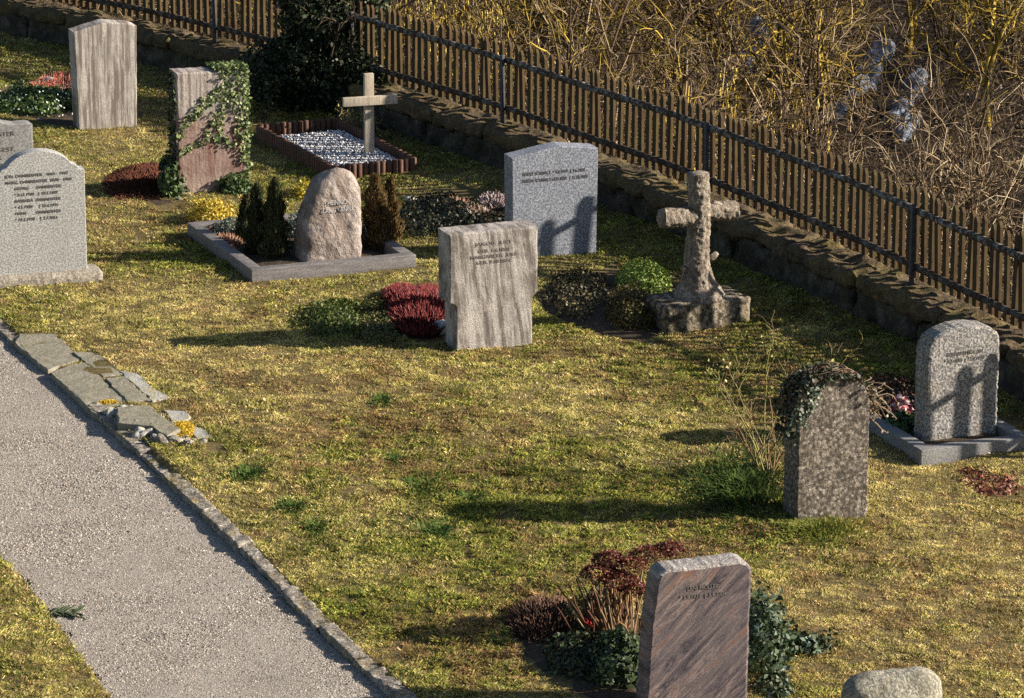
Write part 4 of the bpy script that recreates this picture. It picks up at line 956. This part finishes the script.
lv = bush_tree(RS(33), 15, 1.15, .75, levels=((4, .6, 0), (3, .8, 0)), rads=(.008, .0045, .0035), lean=-.12, wob=.17, lens=(.35, .5))
for nm, sel in (('canes', lv[:1]), ('twigs', lv[1:])):
    mbr = MB()
    for P_, r_ in sel: V, Q = twigs(P_, r_); mbr.add(V, Q, np.repeat(pick(RS(3), len(P_), [(.24, .18, .10), (.15, .09, .05), (.22, .20, .08)]), P_.shape[1]*3, 0))
    mbr.build(nm, M_twig, rose)
g = RS(34); e = lv[0][0][:, -1]; top = e[np.argsort(-e[:, 2])[:4]]; p = np.repeat(top, 26, 0)+g.normal(0, .05, (104, 3)); V, Q = leaves(g, p, .032)
fast('leaves', V, Q, M_leaf, rose, np.repeat(pick(g, 104, [(.28, .30, .08), (.36, .34, .12)]), 4, 0))
def tuft(name, lab, u, v, rx, ry, h, n, pal, seed):
    g = RS(seed); P0 = GP(u, v); a = g.uniform(0, 6.28, n); r = np.abs(g.normal(0, .55, n))*(.6+.8*fbm2(np.cos(a)*1.5+seed*3, np.sin(a)*1.5, 1.3, 2)); b = np.stack([rx*r*np.cos(a), ry*r*np.sin(a), 0*r], 1)
    d = np.stack([np.cos(a)*.6, np.sin(a)*.6, np.ones(n)], 1)+g.normal(0, .3, (n, 3)); d /= np.linalg.norm(d, axis=1)[:, None]; L = h*g.uniform(.5, 1.1, n)[:, None]
    sd_ = np.cross(d, [0, 0, 1.]); sd_ /= np.linalg.norm(sd_, axis=1)[:, None]+1e-9; wd = .006
    m1 = b+d*L*.55; tp = b+d*L+np.array([0, 0, -1])*L*.3+np.stack([d[:, 0], d[:, 1], 0*a], 1)*L*.3
    V = np.stack([b-sd_*wd, b+sd_*wd, m1+sd_*wd, m1-sd_*wd, tp, tp], 1).reshape(-1, 3); i6 = np.arange(n)[:, None]*6
    Q = np.concatenate([i6+np.array([0, 1, 2, 3]), i6+np.array([3, 2, 4, 5])])
    o = fast(name, V, Q[:, :4], M_grass, col=np.repeat(pick(g, n, pal), 6, 0)); o.location = P0; return tag(o, lab, 'grass tuft')
tuft('grass_tuft', 'lush green grass tuft in the shade at the foot of the rose bush', 745, 492, .42, 1.0, .17, 2600, [(.05, .09, .02), (.09, .13, .03), (.035, .06, .015)], 1)
tuft('grass_tuft', 'bright grass fringe in front of the ivy topped stone', 812, 534, .36, .35, .09, 1500, [(.16, .20, .04), (.22, .22, .05)], 2)
for i, (u, v, r, lab) in enumerate(((250, 477, .17, 'dark green weed rosette in the turf near the lower step stones'), (292, 508, .15, 'dark green weed rosette alone in the sunny turf below the steps'), (318, 528, .12, 'small green weed tuft left of the middle of the lawn'),
                                     (381, 405, .12, 'small green weed on the sunny turf below the stepped stone'), (396, 462, .08, 'tiny pale green weed in the middle of the lawn'), (421, 488, .20, 'bright green weed patch in the centre of the lawn'),
                                     (468, 500, .18, 'bright green weed patch right of the lawn centre'), (440, 532, .16, 'green weed tuft below the lawn centre'))):
    tuft('weed', lab, u, v, r, r*1.7, .07, int(6500*r*r*2)+100, [(.05, .10, .02), (.09, .15, .03), (.13, .18, .05)], 10+i)
# right bed flowers
clump('dark_ground_cover', 'dark red leafy cover inside the kerbed grave at right', 'plant', 893, 408, .28, .75, .13, 3200, .04, [(.03, .018, .016), (.05, .02, .018), (.025, .035, .015), (.07, .04, .03)], None, 41, dz=.03)
clump('green_leaves_plant', 'green leafy plant under the pink flower in the kerbed grave at right', 'plant', 900, 432, .13, .3, .12, 700, .06, [(.03, .07, .02), (.05, .10, .03)], None, 42, dz=.03)
clump('pink_flower', 'pink and white flower head in the kerbed grave at right', 'flower', 901, 424, .10, .16, .17, 340, .055, [(.62, .20, .22), (.70, .50, .50), (.45, .06, .09), (.72, .62, .6)], None, 43, dz=.06, solid=.7)
clump('red_leaf_patch', 'small patch of dull red fallen leaves on the turf in front of the right grave', 'leaves', 990, 478, .28, .5, .035, 500, .04, [(.17, .05, .035), (.10, .035, .025), (.24, .09, .06)], None, 44)
# bottom bed
sed = thing('dried_flower_plant', 'tall rusty brown dried flower heads on straw coloured stems left of the bottom stone', 'plant', GP(622, 640))
g = RS(45); n = 90; b = np.stack([g.normal(0, .11, n), g.normal(0, .16, n), np.zeros(n)], 1); d = np.stack([b[:, 0]*1.6-.05, b[:, 1]*1.2, np.ones(n)], 1); d /= np.linalg.norm(d, axis=1)[:, None]
PL = grow(g, b, d, g.uniform(.30, .60, n), 6, .09); V, Q = twigs(PL, np.full((n, 6), .007)); fast('stems', V, Q, M_twig, sed, np.repeat(pick(g, n, [(.15, .085, .045), (.09, .045, .028), (.28, .19, .11)]), 18, 0))
heads = [(-.17, .0, .60, .15), (-.03, -.06, .56, .16), (.06, .05, .64, .14), (-.10, .10, .67, .13), (.08, -.08, .50, .12), (.22, .25, .66, .17), (.36, .3, .68, .13)]
mbh = MB()
for (x, y, z, r) in heads:
    n = 900; a = g.uniform(0, 6.28, n); q = np.sqrt(g.rand(n)); p = np.stack([x+r*q*np.cos(a), y+r*q*np.sin(a), z-.06*q**2+g.normal(0, .010, n)], 1)
    V, Q = leaves(g, p, .022, np.tile([0, 0, 1.], (n, 1)), .8); mbh.add(V, Q, np.repeat(pick(g, n, [(.11, .03, .018), (.17, .05, .028), (.07, .02, .014)], None, .3), 4, 0))
mbh.build('flower_heads', M_leaf, sed)
spikes('brown_twiggy_plant', 'dark brown twiggy dead plant at the left end of the bottom grave bed', 'plant', 548, 625, .28, .5, .17, 1200, [(.09, .05, .035), (.14, .08, .06), (.05, .03, .02)], seed=46, lean=1.2, rad=.005)
clump('yellow_green_tuft', 'faded yellow green tuft behind the red bloom in the bottom bed', 'plant', 578, 624, .09, .2, .22, 500, .03, [(.26, .22, .08), (.18, .17, .06)], None, 47)
clump('dark_leafy_plant', 'dark green leafy plant between the red bloom and the bottom stone', 'plant', 618, 672, .22, .5, .30, 3400, .05, DGR+[(.05, .08, .03)], None, 48)
clump('dark_leafy_plant', 'low dark green cover in the middle of the bottom grave bed', 'plant', 580, 660, .28, .6, .14, 3000, .04, DGR+[(.06, .04, .03)], None, 49)
clump('dark_leafy_plant', 'dark bushy plant behind the red bloom in the bottom bed', 'plant', 595, 622, .12, .25, .28, 1300, .035, [(.05, .05, .03), (.03, .04, .02)], None, 50)
clump('red_bloom', 'small bright red bloom in the bottom grave bed', 'flower', 587, 632, .05, .06, .07, 120, .035, [(.55, .04, .04), (.4, .03, .04)], None, 51, dz=.03, solid=.7)
clump('evergreen_shrub', 'dark glossy evergreen shrub at the right side of the bottom stone', 'shrub', 765, 655, .19, .45, .45, 2000, .05, DGR+[(.12, .17, .13), (.06, .10, .05)], None, 52, lump=.5)
clump('evergreen_shrub', 'low dark evergreen branch reaching right over the turf from the bottom stone', 'shrub', 798, 648, .24, .16, .13, 650, .045, DGR+[(.12, .17, .13)], None, 53, lump=.6)
clump('evergreen_shrub', 'small dark evergreen sprig on the turf lower right of the bottom stone', 'shrub', 776, 684, .14, .3, .08, 350, .045, DGR+[(.10, .14, .10)], None, 54)
# conifer sprig on the path
g = RS(55); P0 = G(64, 613, -.03); n = 60; t = g.rand(n)
b = np.stack([-.13+.26*t, .0*t+.02*np.sin(t*5), .01+0*t], 1); d = np.stack([np.full(n, .8), np.where(g.rand(n) < .5, 1., -1.)*1.3, g.uniform(0, .25, n)], 1); d /= np.linalg.norm(d, axis=1)[:, None]
PL = grow(g, b, d, g.uniform(.08, .2, n), 4, .05); V, Q = twigs(PL, np.full((n, 4), .009)); o = fast('conifer_sprig', V, Q, M_twig, col=np.repeat(pick(g, n, [(.045, .06, .035), (.08, .10, .05)]), 12, 0)); o.location = P0; o.scale = (.8, .8, .6)
tag(o, 'green conifer sprig lying on the gravel at the left path edge', 'sprig')
# shrub by the wooden cross
ts = thing('twiggy_shrub', 'pale twiggy little shrub behind the wooden cross', 'shrub', GP(358, 132))
lv = bush_tree(RS(56), 12, .42, 1.3, levels=((4, .6, 0), (3, .7, 0)), rads=(.011, .007, .005), lens=(.5, .5)); mbr = MB()
for P_, r_ in lv: V, Q = twigs(P_, r_); mbr.add(V, Q, (.34, .26, .13))
mbr.build('twigs', M_twig, ts); g = RS(57); e = lv[-1][0][:, -1]; V, Q = leaves(g, np.repeat(e, 2, 0)+g.normal(0, .02, (len(e)*2, 3)), .035); fast('leaves', V, Q, M_leaf, ts, np.repeat(pick(g, len(e)*2, [(.14, .14, .04), (.25, .22, .08)]), 4, 0))
# big evergreen by the fence
ev = thing('evergreen_bush', 'large dark evergreen bush spilling over the wall and fence at upper left', 'bush', GP(322, 112))
lv = bush_tree(RS(58), 14, 1.3, .5, levels=((6, .5, 0), (4, .6, 0)), rads=(.025, .012, .006), lens=(.4, .5)); mbr = MB()
for P_, r_ in lv: V, Q = twigs(P_, r_); mbr.add(V, Q, (.06, .045, .03))
mbr.build('branches', M_twig, ev)
g = RS(59); mbr = MB()
def lobes(L):
    for (x, y, z, rx, ry, rz, n) in L:
        a = g.normal(0, 1, (n, 3)); a /= np.linalg.norm(a, axis=1)[:, None]; r = g.uniform(.3, 1.08, n)**.5
        Ln = 1+.5*fbm3(a+x*3, 2.2, 3); p = a*np.array([rx, ry, rz])*(r*Ln)[:, None]+np.array([x, y, z])
        p = p[p[:, 2] > -.02]; V, Q = leaves(g, p, .055, a[:len(p)], .9); mbr.add(V, Q, np.repeat(pick(g, len(p), [(.012, .022, .010), (.022, .036, .014), (.045, .06, .022), (.10, .12, .05)], [6, 5, 2, .35]), 4, 0))
lobes([(0, .05, .55, .62, .5, .60, 8000), (.02, .2, 1.15, .50, .45, .50, 6500), (-.55, .1, .45, .42, .45, .45, 3600), (.62, -.25, .30, .50, .45, .38, 5200), (.30, .3, .95, .45, .4, .45, 4800), (1.15, -.65, .17, .42, .4, .24, 2600), (-.2, .25, 1.45, .35, .35, .32, 2600), (.5, .3, 1.35, .35, .3, .28, 1500)])
mbr.build('foliage', M_leaf, ev)

# ================================================================== LAWN
g = RS(70)
def lawn(n, y0, y1, seed, hmul=1., wd0=.0023):
    g = RS(seed); y = g.uniform(y0, y1, n); x = g.uniform(-1, 1, n)*(y*.134+.6)
    for pl in bed_holes+slab_polys+[path_poly]:
        k = ~inside(x, y, pl); x, y = x[k], y[k]
    k = ~((pdist(x, y, KL) < .135)); x, y = x[k], y[k]
    s = wall_side(x, y); k = s < -.0; x, y, s = x[k], y[k], s[k]
    for (Pq, wq, thq, yq) in stones_xy:       # no turf inside the stones
        dx, dy = x-Pq[0], y-Pq[1]; c_, s_ = math.cos(yq), math.sin(yq); lx = dx*c_+dy*s_; ly = -dx*s_+dy*c_
        k = ~((np.abs(lx) < wq/2) & (ly > 0) & (ly < thq)); x, y, s = x[k], y[k], s[k]
    cq = .6*fbm2(x+9, y+3, 14., 2)+.4*fbm2(x+3, y+1, 5.5, 2); k = g.rand(len(x)) < np.clip((cq-.28)*4.2, .22, 1); x, y, s = x[k], y[k], s[k]
    n = len(x); z = ground_z(x, y)
    big = fbm2(x, y, .45, 3); med = fbm2(x+40, y, 1.7, 3); mot = fbm2(x+11, y*.8+2, 6.5, 2); fine = fbm2(x, y+30, 7., 2); clump_ = fbm2(x+9, y+3, 14., 2)
    green = .31+1.7*(big-.5)+1.1*(med-.5)
    for (u, v, r, amt) in GREEN:
        c = G(u, v); green = green+amt*np.exp(-(((x-c[0])/r)**2+((y-c[1])/(r*2.2))**2))
    green = green+.35*np.exp(-(np.clip(-s, 0, 9)/1.1)**2)
    dead = 1.1*(fbm2(x-20, y+12, .8, 3)-.54)+1.4*(fbm2(x-3, y+1, 4.5, 2)-.5)
    for (u, v, r, amt) in DEAD:
        c = G(u, v); dead = dead+amt*np.exp(-(((x-c[0])/r)**2+((y-c[1])/(r*2.2))**2))
    u1 = g.rand(n); pg = np.clip(green+.35*(fine-.5), .04, .95); pd = np.clip(.14+dead, .03, .8)
    straw = pick(g, n, [(.60, .51, .25), (.52, .46, .19), (.72, .64, .42), (.50, .41, .21)]); yel = pick(g, n, [(.34, .335, .09), (.43, .40, .12), (.25, .265, .06)])
    grn = pick(g, n, [(.10, .145, .035), (.15, .19, .045), (.06, .095, .022)]); brn = pick(g, n, [(.26, .17, .09), (.15, .10, .055), (.36, .25, .15)])
    c = np.where((u1 < pg*.55)[:, None], grn, np.where((u1 < pg*.55+.28+.2*pg)[:, None], yel, straw))
    c = np.where((g.rand(n) < pd)[:, None], brn, c)*(.62+.76*np.clip((mot-.2)*1.6, 0, 1))[:, None]*np.array([1.19, 1.15, .99])
    h = (.005+.018*g.rand(n))*(.2+1.7*clump_)*(.75+.6*np.clip(green, 0, 1.2))*hmul
    wd = wd0*g.uniform(.7, 1.5, n)*(y/34)
    a = g.uniform(0, 6.28, n); la = fbm2(x, y, 5., 2)*14+g.normal(0, 1.6, n); ln = g.uniform(.2, 1.3, n)
    bx, by = np.cos(a)*wd, np.sin(a)*wd; tx, ty = np.cos(la)*ln*h, np.sin(la)*ln*h
    V = np.stack([np.stack([x-bx, y-by, z-.004], 1), np.stack([x+bx, y+by, z-.004], 1), np.stack([x+bx*.6+tx*.6, y+by*.6+ty*.6, z+h*.72], 1), np.stack([x+tx*1.25, y+ty*1.25, z+h], 1)], 1).reshape(-1, 3)
    return V, np.arange(4*n).reshape(n, 4), np.repeat(c, 4, 0)*np.tile([.75, .75, 1., 1.1], n)[:, None]  # root shade put into the blade colour, tips lightened
GREEN = [(450, 505, .9, .45), (300, 518, .35, .5), (190, 245, .5, .5), (330, 330, .6, .35), (60, 60, 1.2, .15), (740, 500, .6, .5), (600, 520, 1.6, .2), (640, 470, .8, .15), (520, 640, .4, .5), (450, 650, .5, .25), (620, 240, .9, .35),
         (700, 370, .9, .2), (540, 345, .5, .35), (830, 545, .5, .4), (280, 95, 1.0, .4), (430, 180, .6, .3), (790, 690, .3, .5)]
DEAD = [(850, 620, 1.5, .22), (960, 520, 1.3, .28), (300, 450, .7, .15), (460, 660, .8, .2), (730, 410, .8, .22), (900, 660, .7, .2), (500, 520, .3, .35), (420, 640, .3, .25)]
stones_xy = [(o.location, w_, .3, o.rotation_euler[2]) for o, w_ in ((g1, .7), (g2, w2), (g5, w5), (g6, w6*.88), (g8, w8), (g9, w9), (g7, w7))]
parts_ = [lawn(1450000, 27, 39, 71), lawn(1350000, 39, 57, 72)]
off = 0; VV, QQ, CC = [], [], []
for V, Q, C in parts_: VV.append(V); QQ.append(Q+off); CC.append(C); off += len(V)
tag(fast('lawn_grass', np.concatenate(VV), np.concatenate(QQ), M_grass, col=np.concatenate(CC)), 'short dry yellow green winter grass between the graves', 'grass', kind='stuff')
# fallen leaves and crumbs on the turf
g = RS(74); n = 5000; y = g.uniform(27, 55, n); x = g.uniform(-1, 1, n)*(y*.134); k = (wall_side(x, y) < -.05) & ~inside(x, y, path_poly); x, y = x[k], y[k]; n = len(x)
V, Q = leaves(g, np.stack([x, y, ground_z(x, y)+.022], 1), .022, np.tile([0, 0, 1.], (n, 1)), .5)
tag(fast('fallen_leaves', V, Q, M_leaf, col=np.repeat(pick(g, n, [(.16, .09, .05), (.26, .17, .09), (.10, .06, .04), (.5, .45, .36)], [3, 3, 3, .4]), 4, 0)), 'small brown fallen leaves scattered over the lawn', 'leaves', kind='stuff')

# ================================================================== THICKET beyond the fence
TW = [(.12, .082, .046), (.065, .044, .027), (.26, .195, .12), (.035, .024, .016)]; LICH = [(.25, .175, .028), (.14, .105, .025), (.38, .275, .045)]
def shrub_meshes(seed, n0, h, spread, pal, palw, levels, rads, lens, wob=.10, lean=0., base_r=.12):
    g = RS(seed); lv = bush_tree(g, n0, h, spread, 7, levels, rads, lean, wob, base_r, .05, lens)
    def mesh(sel, nm):
        mbr = MB()
        for P_, r_ in sel: V, Q = twigs(P_, r_); mbr.add(V, Q, np.repeat(pick(g, len(P_), pal, palw, .3), P_.shape[1]*3, 0))
        o = mbr.build(nm, M_twig); me = o.data; bpy.data.objects.remove(o); return me
    return mesh(lv[:1], 'stems'), mesh(lv[1:], 'twigs'), lv
protos = []
for sd, n0, h, spd, pal, lv_, rads in ((80, 7, 2.2, .45, TW, ((6, .55, 0), (5, .7, 0), (2, .8, 0)), (.020, .011, .007, .0055)), (81, 5, 2.5, .6, TW*2+LICH, ((6, .6, 0), (5, .7, 0), (3, .8, 0)), (.027, .013, .008, .0055)),
                                       (82, 12, 1.7, .8, TW, ((5, .6, 0), (4, .8, 0), (2, .8, 0)), (.015, .010, .007, .0055)), (83, 6, 2.3, .5, LICH+TW*2, ((6, .6, 0), (5, .7, 0), (3, .8, 0)), (.024, .013, .008, .0055)),
                                       (84, 16, 1.9, .35, TW+[(.42, .34, .22)], ((4, .5, 0), (4, .7, 0), (2, .8, 0)), (.013, .009, .007, .0055))):
    protos.append(shrub_meshes(sd, n0, h, spd, pal, None, lv_, rads, (.5, .5, .5)))
kinds = ['bare brown twiggy shrub', 'bare brown shrub with lichen yellow stems', 'low spreading bare bramble shrub', 'bare shrub with yellow lichened stems', 'dense upright bare shrub of pale switches']
def proj(x, y, z):
    dep = y*cp-(z-H)*sp; return CX+F*x/dep, CY-F*(y*sp+(z-H)*cp)/dep
ROCKS_AT = ((754, 40), (736, 70), (872, 68), (858, 94), (912, 98), (906, 131))
g = RS(90); spots_ = []; tries = 0
while len(spots_) < 72 and tries < 6000:
    tries += 1; y = g.uniform(38, 71); x = g.uniform(-1, 1)*(y*.14+1.2)+0; s = float(wall_side(np.array([x]), np.array([y]))[0])
    if s < 1.7: continue
    uu, vv_ = proj(x, y, gz(x, y))
    if any(abs(uu-a) < 24 and b_-12 < vv_ < b_+(150 if a < 800 else 80) for a, b_ in ROCKS_AT): continue
    if any((x-a)**2+((y-b_)/1.25)**2 < 1.05 for a, b_, *_ in spots_): continue
    spots_.append((x, y, s))
def proj(x, y, z):
    dep = y*cp-(z-H)*sp; return CX+F*x/dep, CY-F*(y*sp+(z-H)*cp)/dep
spots_.sort(key=lambda q: (round(q[1]/4), q[0])); used_lab = {}
def word_pos(x, y):
    u, v = proj(x, y, gz(x, y)+1); a = ['far left', 'left', 'left centre', 'centre', 'right centre', 'right', 'far right'][int(np.clip(u/1024*7, 0, 6))]
    b_ = 'close behind the fence' if y < 0 else ''
    return u, v, a
groupn = 'bare shrubs of the thicket beyond the fence'
for i, (x, y, s) in enumerate(spots_):
    k = int(g.choice(5)); st, tw, _ = protos[k]; z = gz(x, y); allowed = .25+.34*max(0, s*1.12)-z
    sc_ = min(g.uniform(.75, 1.35), allowed/2.4); u, v, a = word_pos(x, y)
    row = 'just behind the fence' if s < 3.6 else 'second row behind fence' if s < 6 else 'in the thicket middle' if s < 9 else 'deep in the thicket' if s < 13 else 'at thicket top'
    lab = f'{kinds[k]} {row}, {a}'; used_lab.setdefault(lab, []).append(i)
    t = thing('bare_shrub', lab, 'shrub', (x, y, z), g.uniform(0, 6.28), groupn); t.scale = (sc_, sc_, sc_)
    for nm, me in (('stems', st), ('twigs', tw)):
        o = bpy.data.objects.new(nm, me); COL.objects.link(o); o.parent = t
# lichen covered little trees with thicker crooked stems
for i, (u, v, h, lab, sd) in enumerate(((812, 168, 3.0, 'crooked tree with bright yellow lichen forking high, right of the thicket centre', 1), (748, 138, 3.1, 'dark crooked tree stem rising beside the leftmost pale rocks in the thicket', 2), (584, 92, 2.2, 'slim yellow green lichen covered stem behind the middle of the fence', 3),
                                     (548, 78, 2.2, 'pair of leaning olive stems left of the slim lichen stem in the thicket', 4), (985, 140, 3.0, 'crooked lichen yellow tree near the right edge of the thicket', 5), (905, 60, 2.6, 'arching yellow lichen tree at the top right of the thicket', 6), (648, 110, 1.6, 'short brown forked tree behind the middle of the fence', 7))):
    P = G(u, v, -2.2); P[2] = gz(P[0], P[1]); P = np.array(P); st, tw, lv = shrub_meshes(100+sd, 2 if sd != 4 else 3, h, .35, LICH if sd not in (2, 7) else TW+LICH[:1], None, ((7, .55, 0), (7, .7, 0), (5, .8, 0)), (.055, .028, .013, .007), (.55, .5, .5), .17, base_r=.06)
    t = thing('lichen_tree', lab, 'tree', P, 0, 'lichen covered trees in the thicket')
    for nm, me in (('trunk', st), ('twigs', tw)):
        o = bpy.data.objects.new(nm, me); COL.objects.link(o); o.parent = t
# hazels with catkins
def hazel(P, h, lab, sd, ncat, n0=9, spread=.5):
    st, tw, lv = shrub_meshes(sd, n0, h, spread, TW+LICH, None, ((6, .5, 0), (5, .6, 0)), (.016, .010, .006), (.45, .5), base_r=.2)
    t = thing('hazel_bush', lab, 'shrub', P, 0, 'flowering hazels behind the fence')
    for nm, me in (('stems', st), ('twigs', tw)):
        o = bpy.data.objects.new(nm, me); COL.objects.link(o); o.parent = t
    g = RS(sd+1); E = np.concatenate([lv[2][0][:, -1], lv[1][0][:, -1], lv[2][0][:, 3]]); E = E[E[:, 2] > h*.35]; E = E[g.choice(len(E), min(ncat, len(E)), replace=False)]
    n = len(E); L = g.uniform(.06, .13, n); PL = np.stack([E, E+np.stack([g.normal(0, .008, n), g.normal(0, .008, n), -L*.5], 1), E+np.stack([g.normal(0, .012, n), g.normal(0, .012, n), -L], 1)], 1)
    V, Q = twigs(PL, np.tile([.008, .012, .006], (n, 1)), 4); fast('catkins', V, Q, M_leaf, t, np.repeat(pick(g, n, [(.52, .42, .08), (.45, .32, .06), (.60, .50, .14), (.36, .22, .06)]), 12, 0))
def PB(u, v, z): P = G(u, v, z); P[2] = gz(P[0], P[1]); return P
hazel(PB(712, 188, -1.6), 1.6, 'hazel with bright yellow catkins rising over the fence near the steel post, centre right', 120, 210, 8, .38)
hazel(PB(492, 96, -1.3), 1.9, 'hazel hung with golden catkins behind the fence at upper left of the thicket', 123, 420, 12, .5)
hazel(PB(420, 66, -1.3), 1.9, 'hazel with dense orange yellow catkins next to the dark evergreen bush', 126, 420, 12, .5)
hazel(PB(452, 40, -2.0), 2.4, 'tall hazel with ochre catkins cut by the top edge, behind the other two', 129, 420, 12, .6)
hazel(PB(528, 62, -1.9), 2.1, 'hazel with sparse yellow catkins right of the golden ones', 132, 160, 9, .6)
# pale dry grass standing behind the fence
g = RS(140); n = 1200; s = g.uniform(8, total-2, n); k = (s/.05).astype(int); offn = g.uniform(.7, 3.2, n); p = WLf[k]+WN[k]*offn[:, None]+g.normal(0, .1, (n, 2))
b = np.c_[p, ground_z(p[:, 0], p[:, 1])]; d = g.normal(0, .28, (n, 3)); d[:, 2] = 1; d /= np.linalg.norm(d, axis=1)[:, None]
PL = grow(g, b, d, g.uniform(.3, .95, n), 5, .12, .12); V, Q = twigs(PL, np.full((n, 5), .0045)*np.array([1, 1, .9, .7, .4])); tag(fast('dry_stalks', V, Q, M_twig, col=np.repeat(pick(g, n, [(.38, .28, .13), (.28, .18, .08), (.46, .36, .2)]), 15, 0)), 'dry straw coloured stalks standing just behind the fence', 'dry grass', kind='stuff')
# tangled undergrowth
g = RS(141); n = 7500; y = g.uniform(38, 72, n*2); x = g.uniform(-1, 1, n*2)*(y*.137+.8); s = wall_side(x, y); k = s > .8; uq, vq = proj(x, y, ground_z(x, y))
for a_q, b_q in ROCKS_AT: k &= ~((np.abs(uq-a_q) < 20) & (vq > b_q-14) & (vq < b_q+30) & (g.rand(len(x)) < .5))
x, y = x[k][:n], y[k][:n]; n = len(x)
b = np.c_[x, y, ground_z(x, y)+np.abs(g.normal(0, .28, n))]; d = g.normal(0, 1, (n, 3)); d[:, 2] = np.abs(d[:, 2])*.9+.1; d /= np.linalg.norm(d, axis=1)[:, None]
PL = grow(g, b, d, g.uniform(.4, 1.6, n), 6, .26, .26); V, Q = twigs(PL, g.uniform(.004, .0095, (n, 1))*np.array([1, 1, .95, .85, .7, .4]))
tag(fast('tangled_undergrowth', V, Q, M_twig, col=np.repeat(pick(g, n, TW+LICH[:1]+[(.40, .33, .22)], [4, 5, 2, 5, .5, 1.5], .35), 18, 0)), 'dense tangle of bare brambles and twigs covering the slope beyond the fence', 'undergrowth', kind='stuff')
g = RS(142); n = 60000; y = g.uniform(38, 74, n); x = g.uniform(-1, 1, n)*(y*.137+.8); k = wall_side(x, y) > .5; x, y = x[k], y[k]; n = len(x)
V, Q = leaves(g, np.stack([x, y, ground_z(x, y)+.02+np.abs(g.normal(0, .03, n))], 1), .06, np.tile([0, 0, 1.], (n, 1)), .8)
tag(fast('leaf_litter', V, Q, M_leaf, col=np.repeat(pick(g, n, [(.035, .022, .015), (.065, .04, .026), (.02, .013, .01), (.12, .075, .05)], [4, 3, 4, 1], .3), 4, 0)), 'brown fallen leaf litter on the ground under the thicket', 'leaf litter', kind='stuff')
# pale rocks seen through the twigs; blue sky light is put into their colour
M_brock = stone_mat('sky_tinted_limestone', (.10, .125, .19), (.24, .29, .37), speck=(.12, .13, .16), speck_amt=.6, speck_s=14, bumps=((6, .9, .08), (20, .7, .03)), seed=30)
for i, (u, v, L, W_, lab) in enumerate(((752, 48, 1.0, .40, 'large pale bluish rock at the upper left of the thicket rocks, beside the dark stem'), (736, 78, .45, .3, 'small pale bluish rock just below the large left one'), (872, 68, .9, .34, 'long pale bluish rock slanting among the twigs, right of the forked lichen tree'),
                                     (858, 94, .45, .32, 'bright small bluish rock at the foot of the long slanting rock'), (838, 107, .40, .25, 'dim small bluish rock left of the bright small one'), (912, 98, .7, .26, 'slanting pale bluish rock rightmost in the thicket'), (896, 106, .35, .25, 'small bluish rock touching the rightmost slanting rock'), (906, 131, .45, .22, 'lowest pale bluish rock in the thicket'))):
    P = G(u, v-6, -2.0); z = gz(P[0], P[1]); P = G(u, v-6, z+.2); V, Fs = rounded_box(W_*.95, L*2.2, .22, .08, .05, .11, 4.5, i*4.1)
    o = fast('boulder', V, Fs, M_brock, smooth=True); o.location = (P[0], P[1], gz(P[0], P[1])-.05); o.rotation_euler = (R(14), R(-8), R(-20)); o.scale = (1, 1, 1); tag(o, lab, 'rock', 'rocks lying in the thicket')
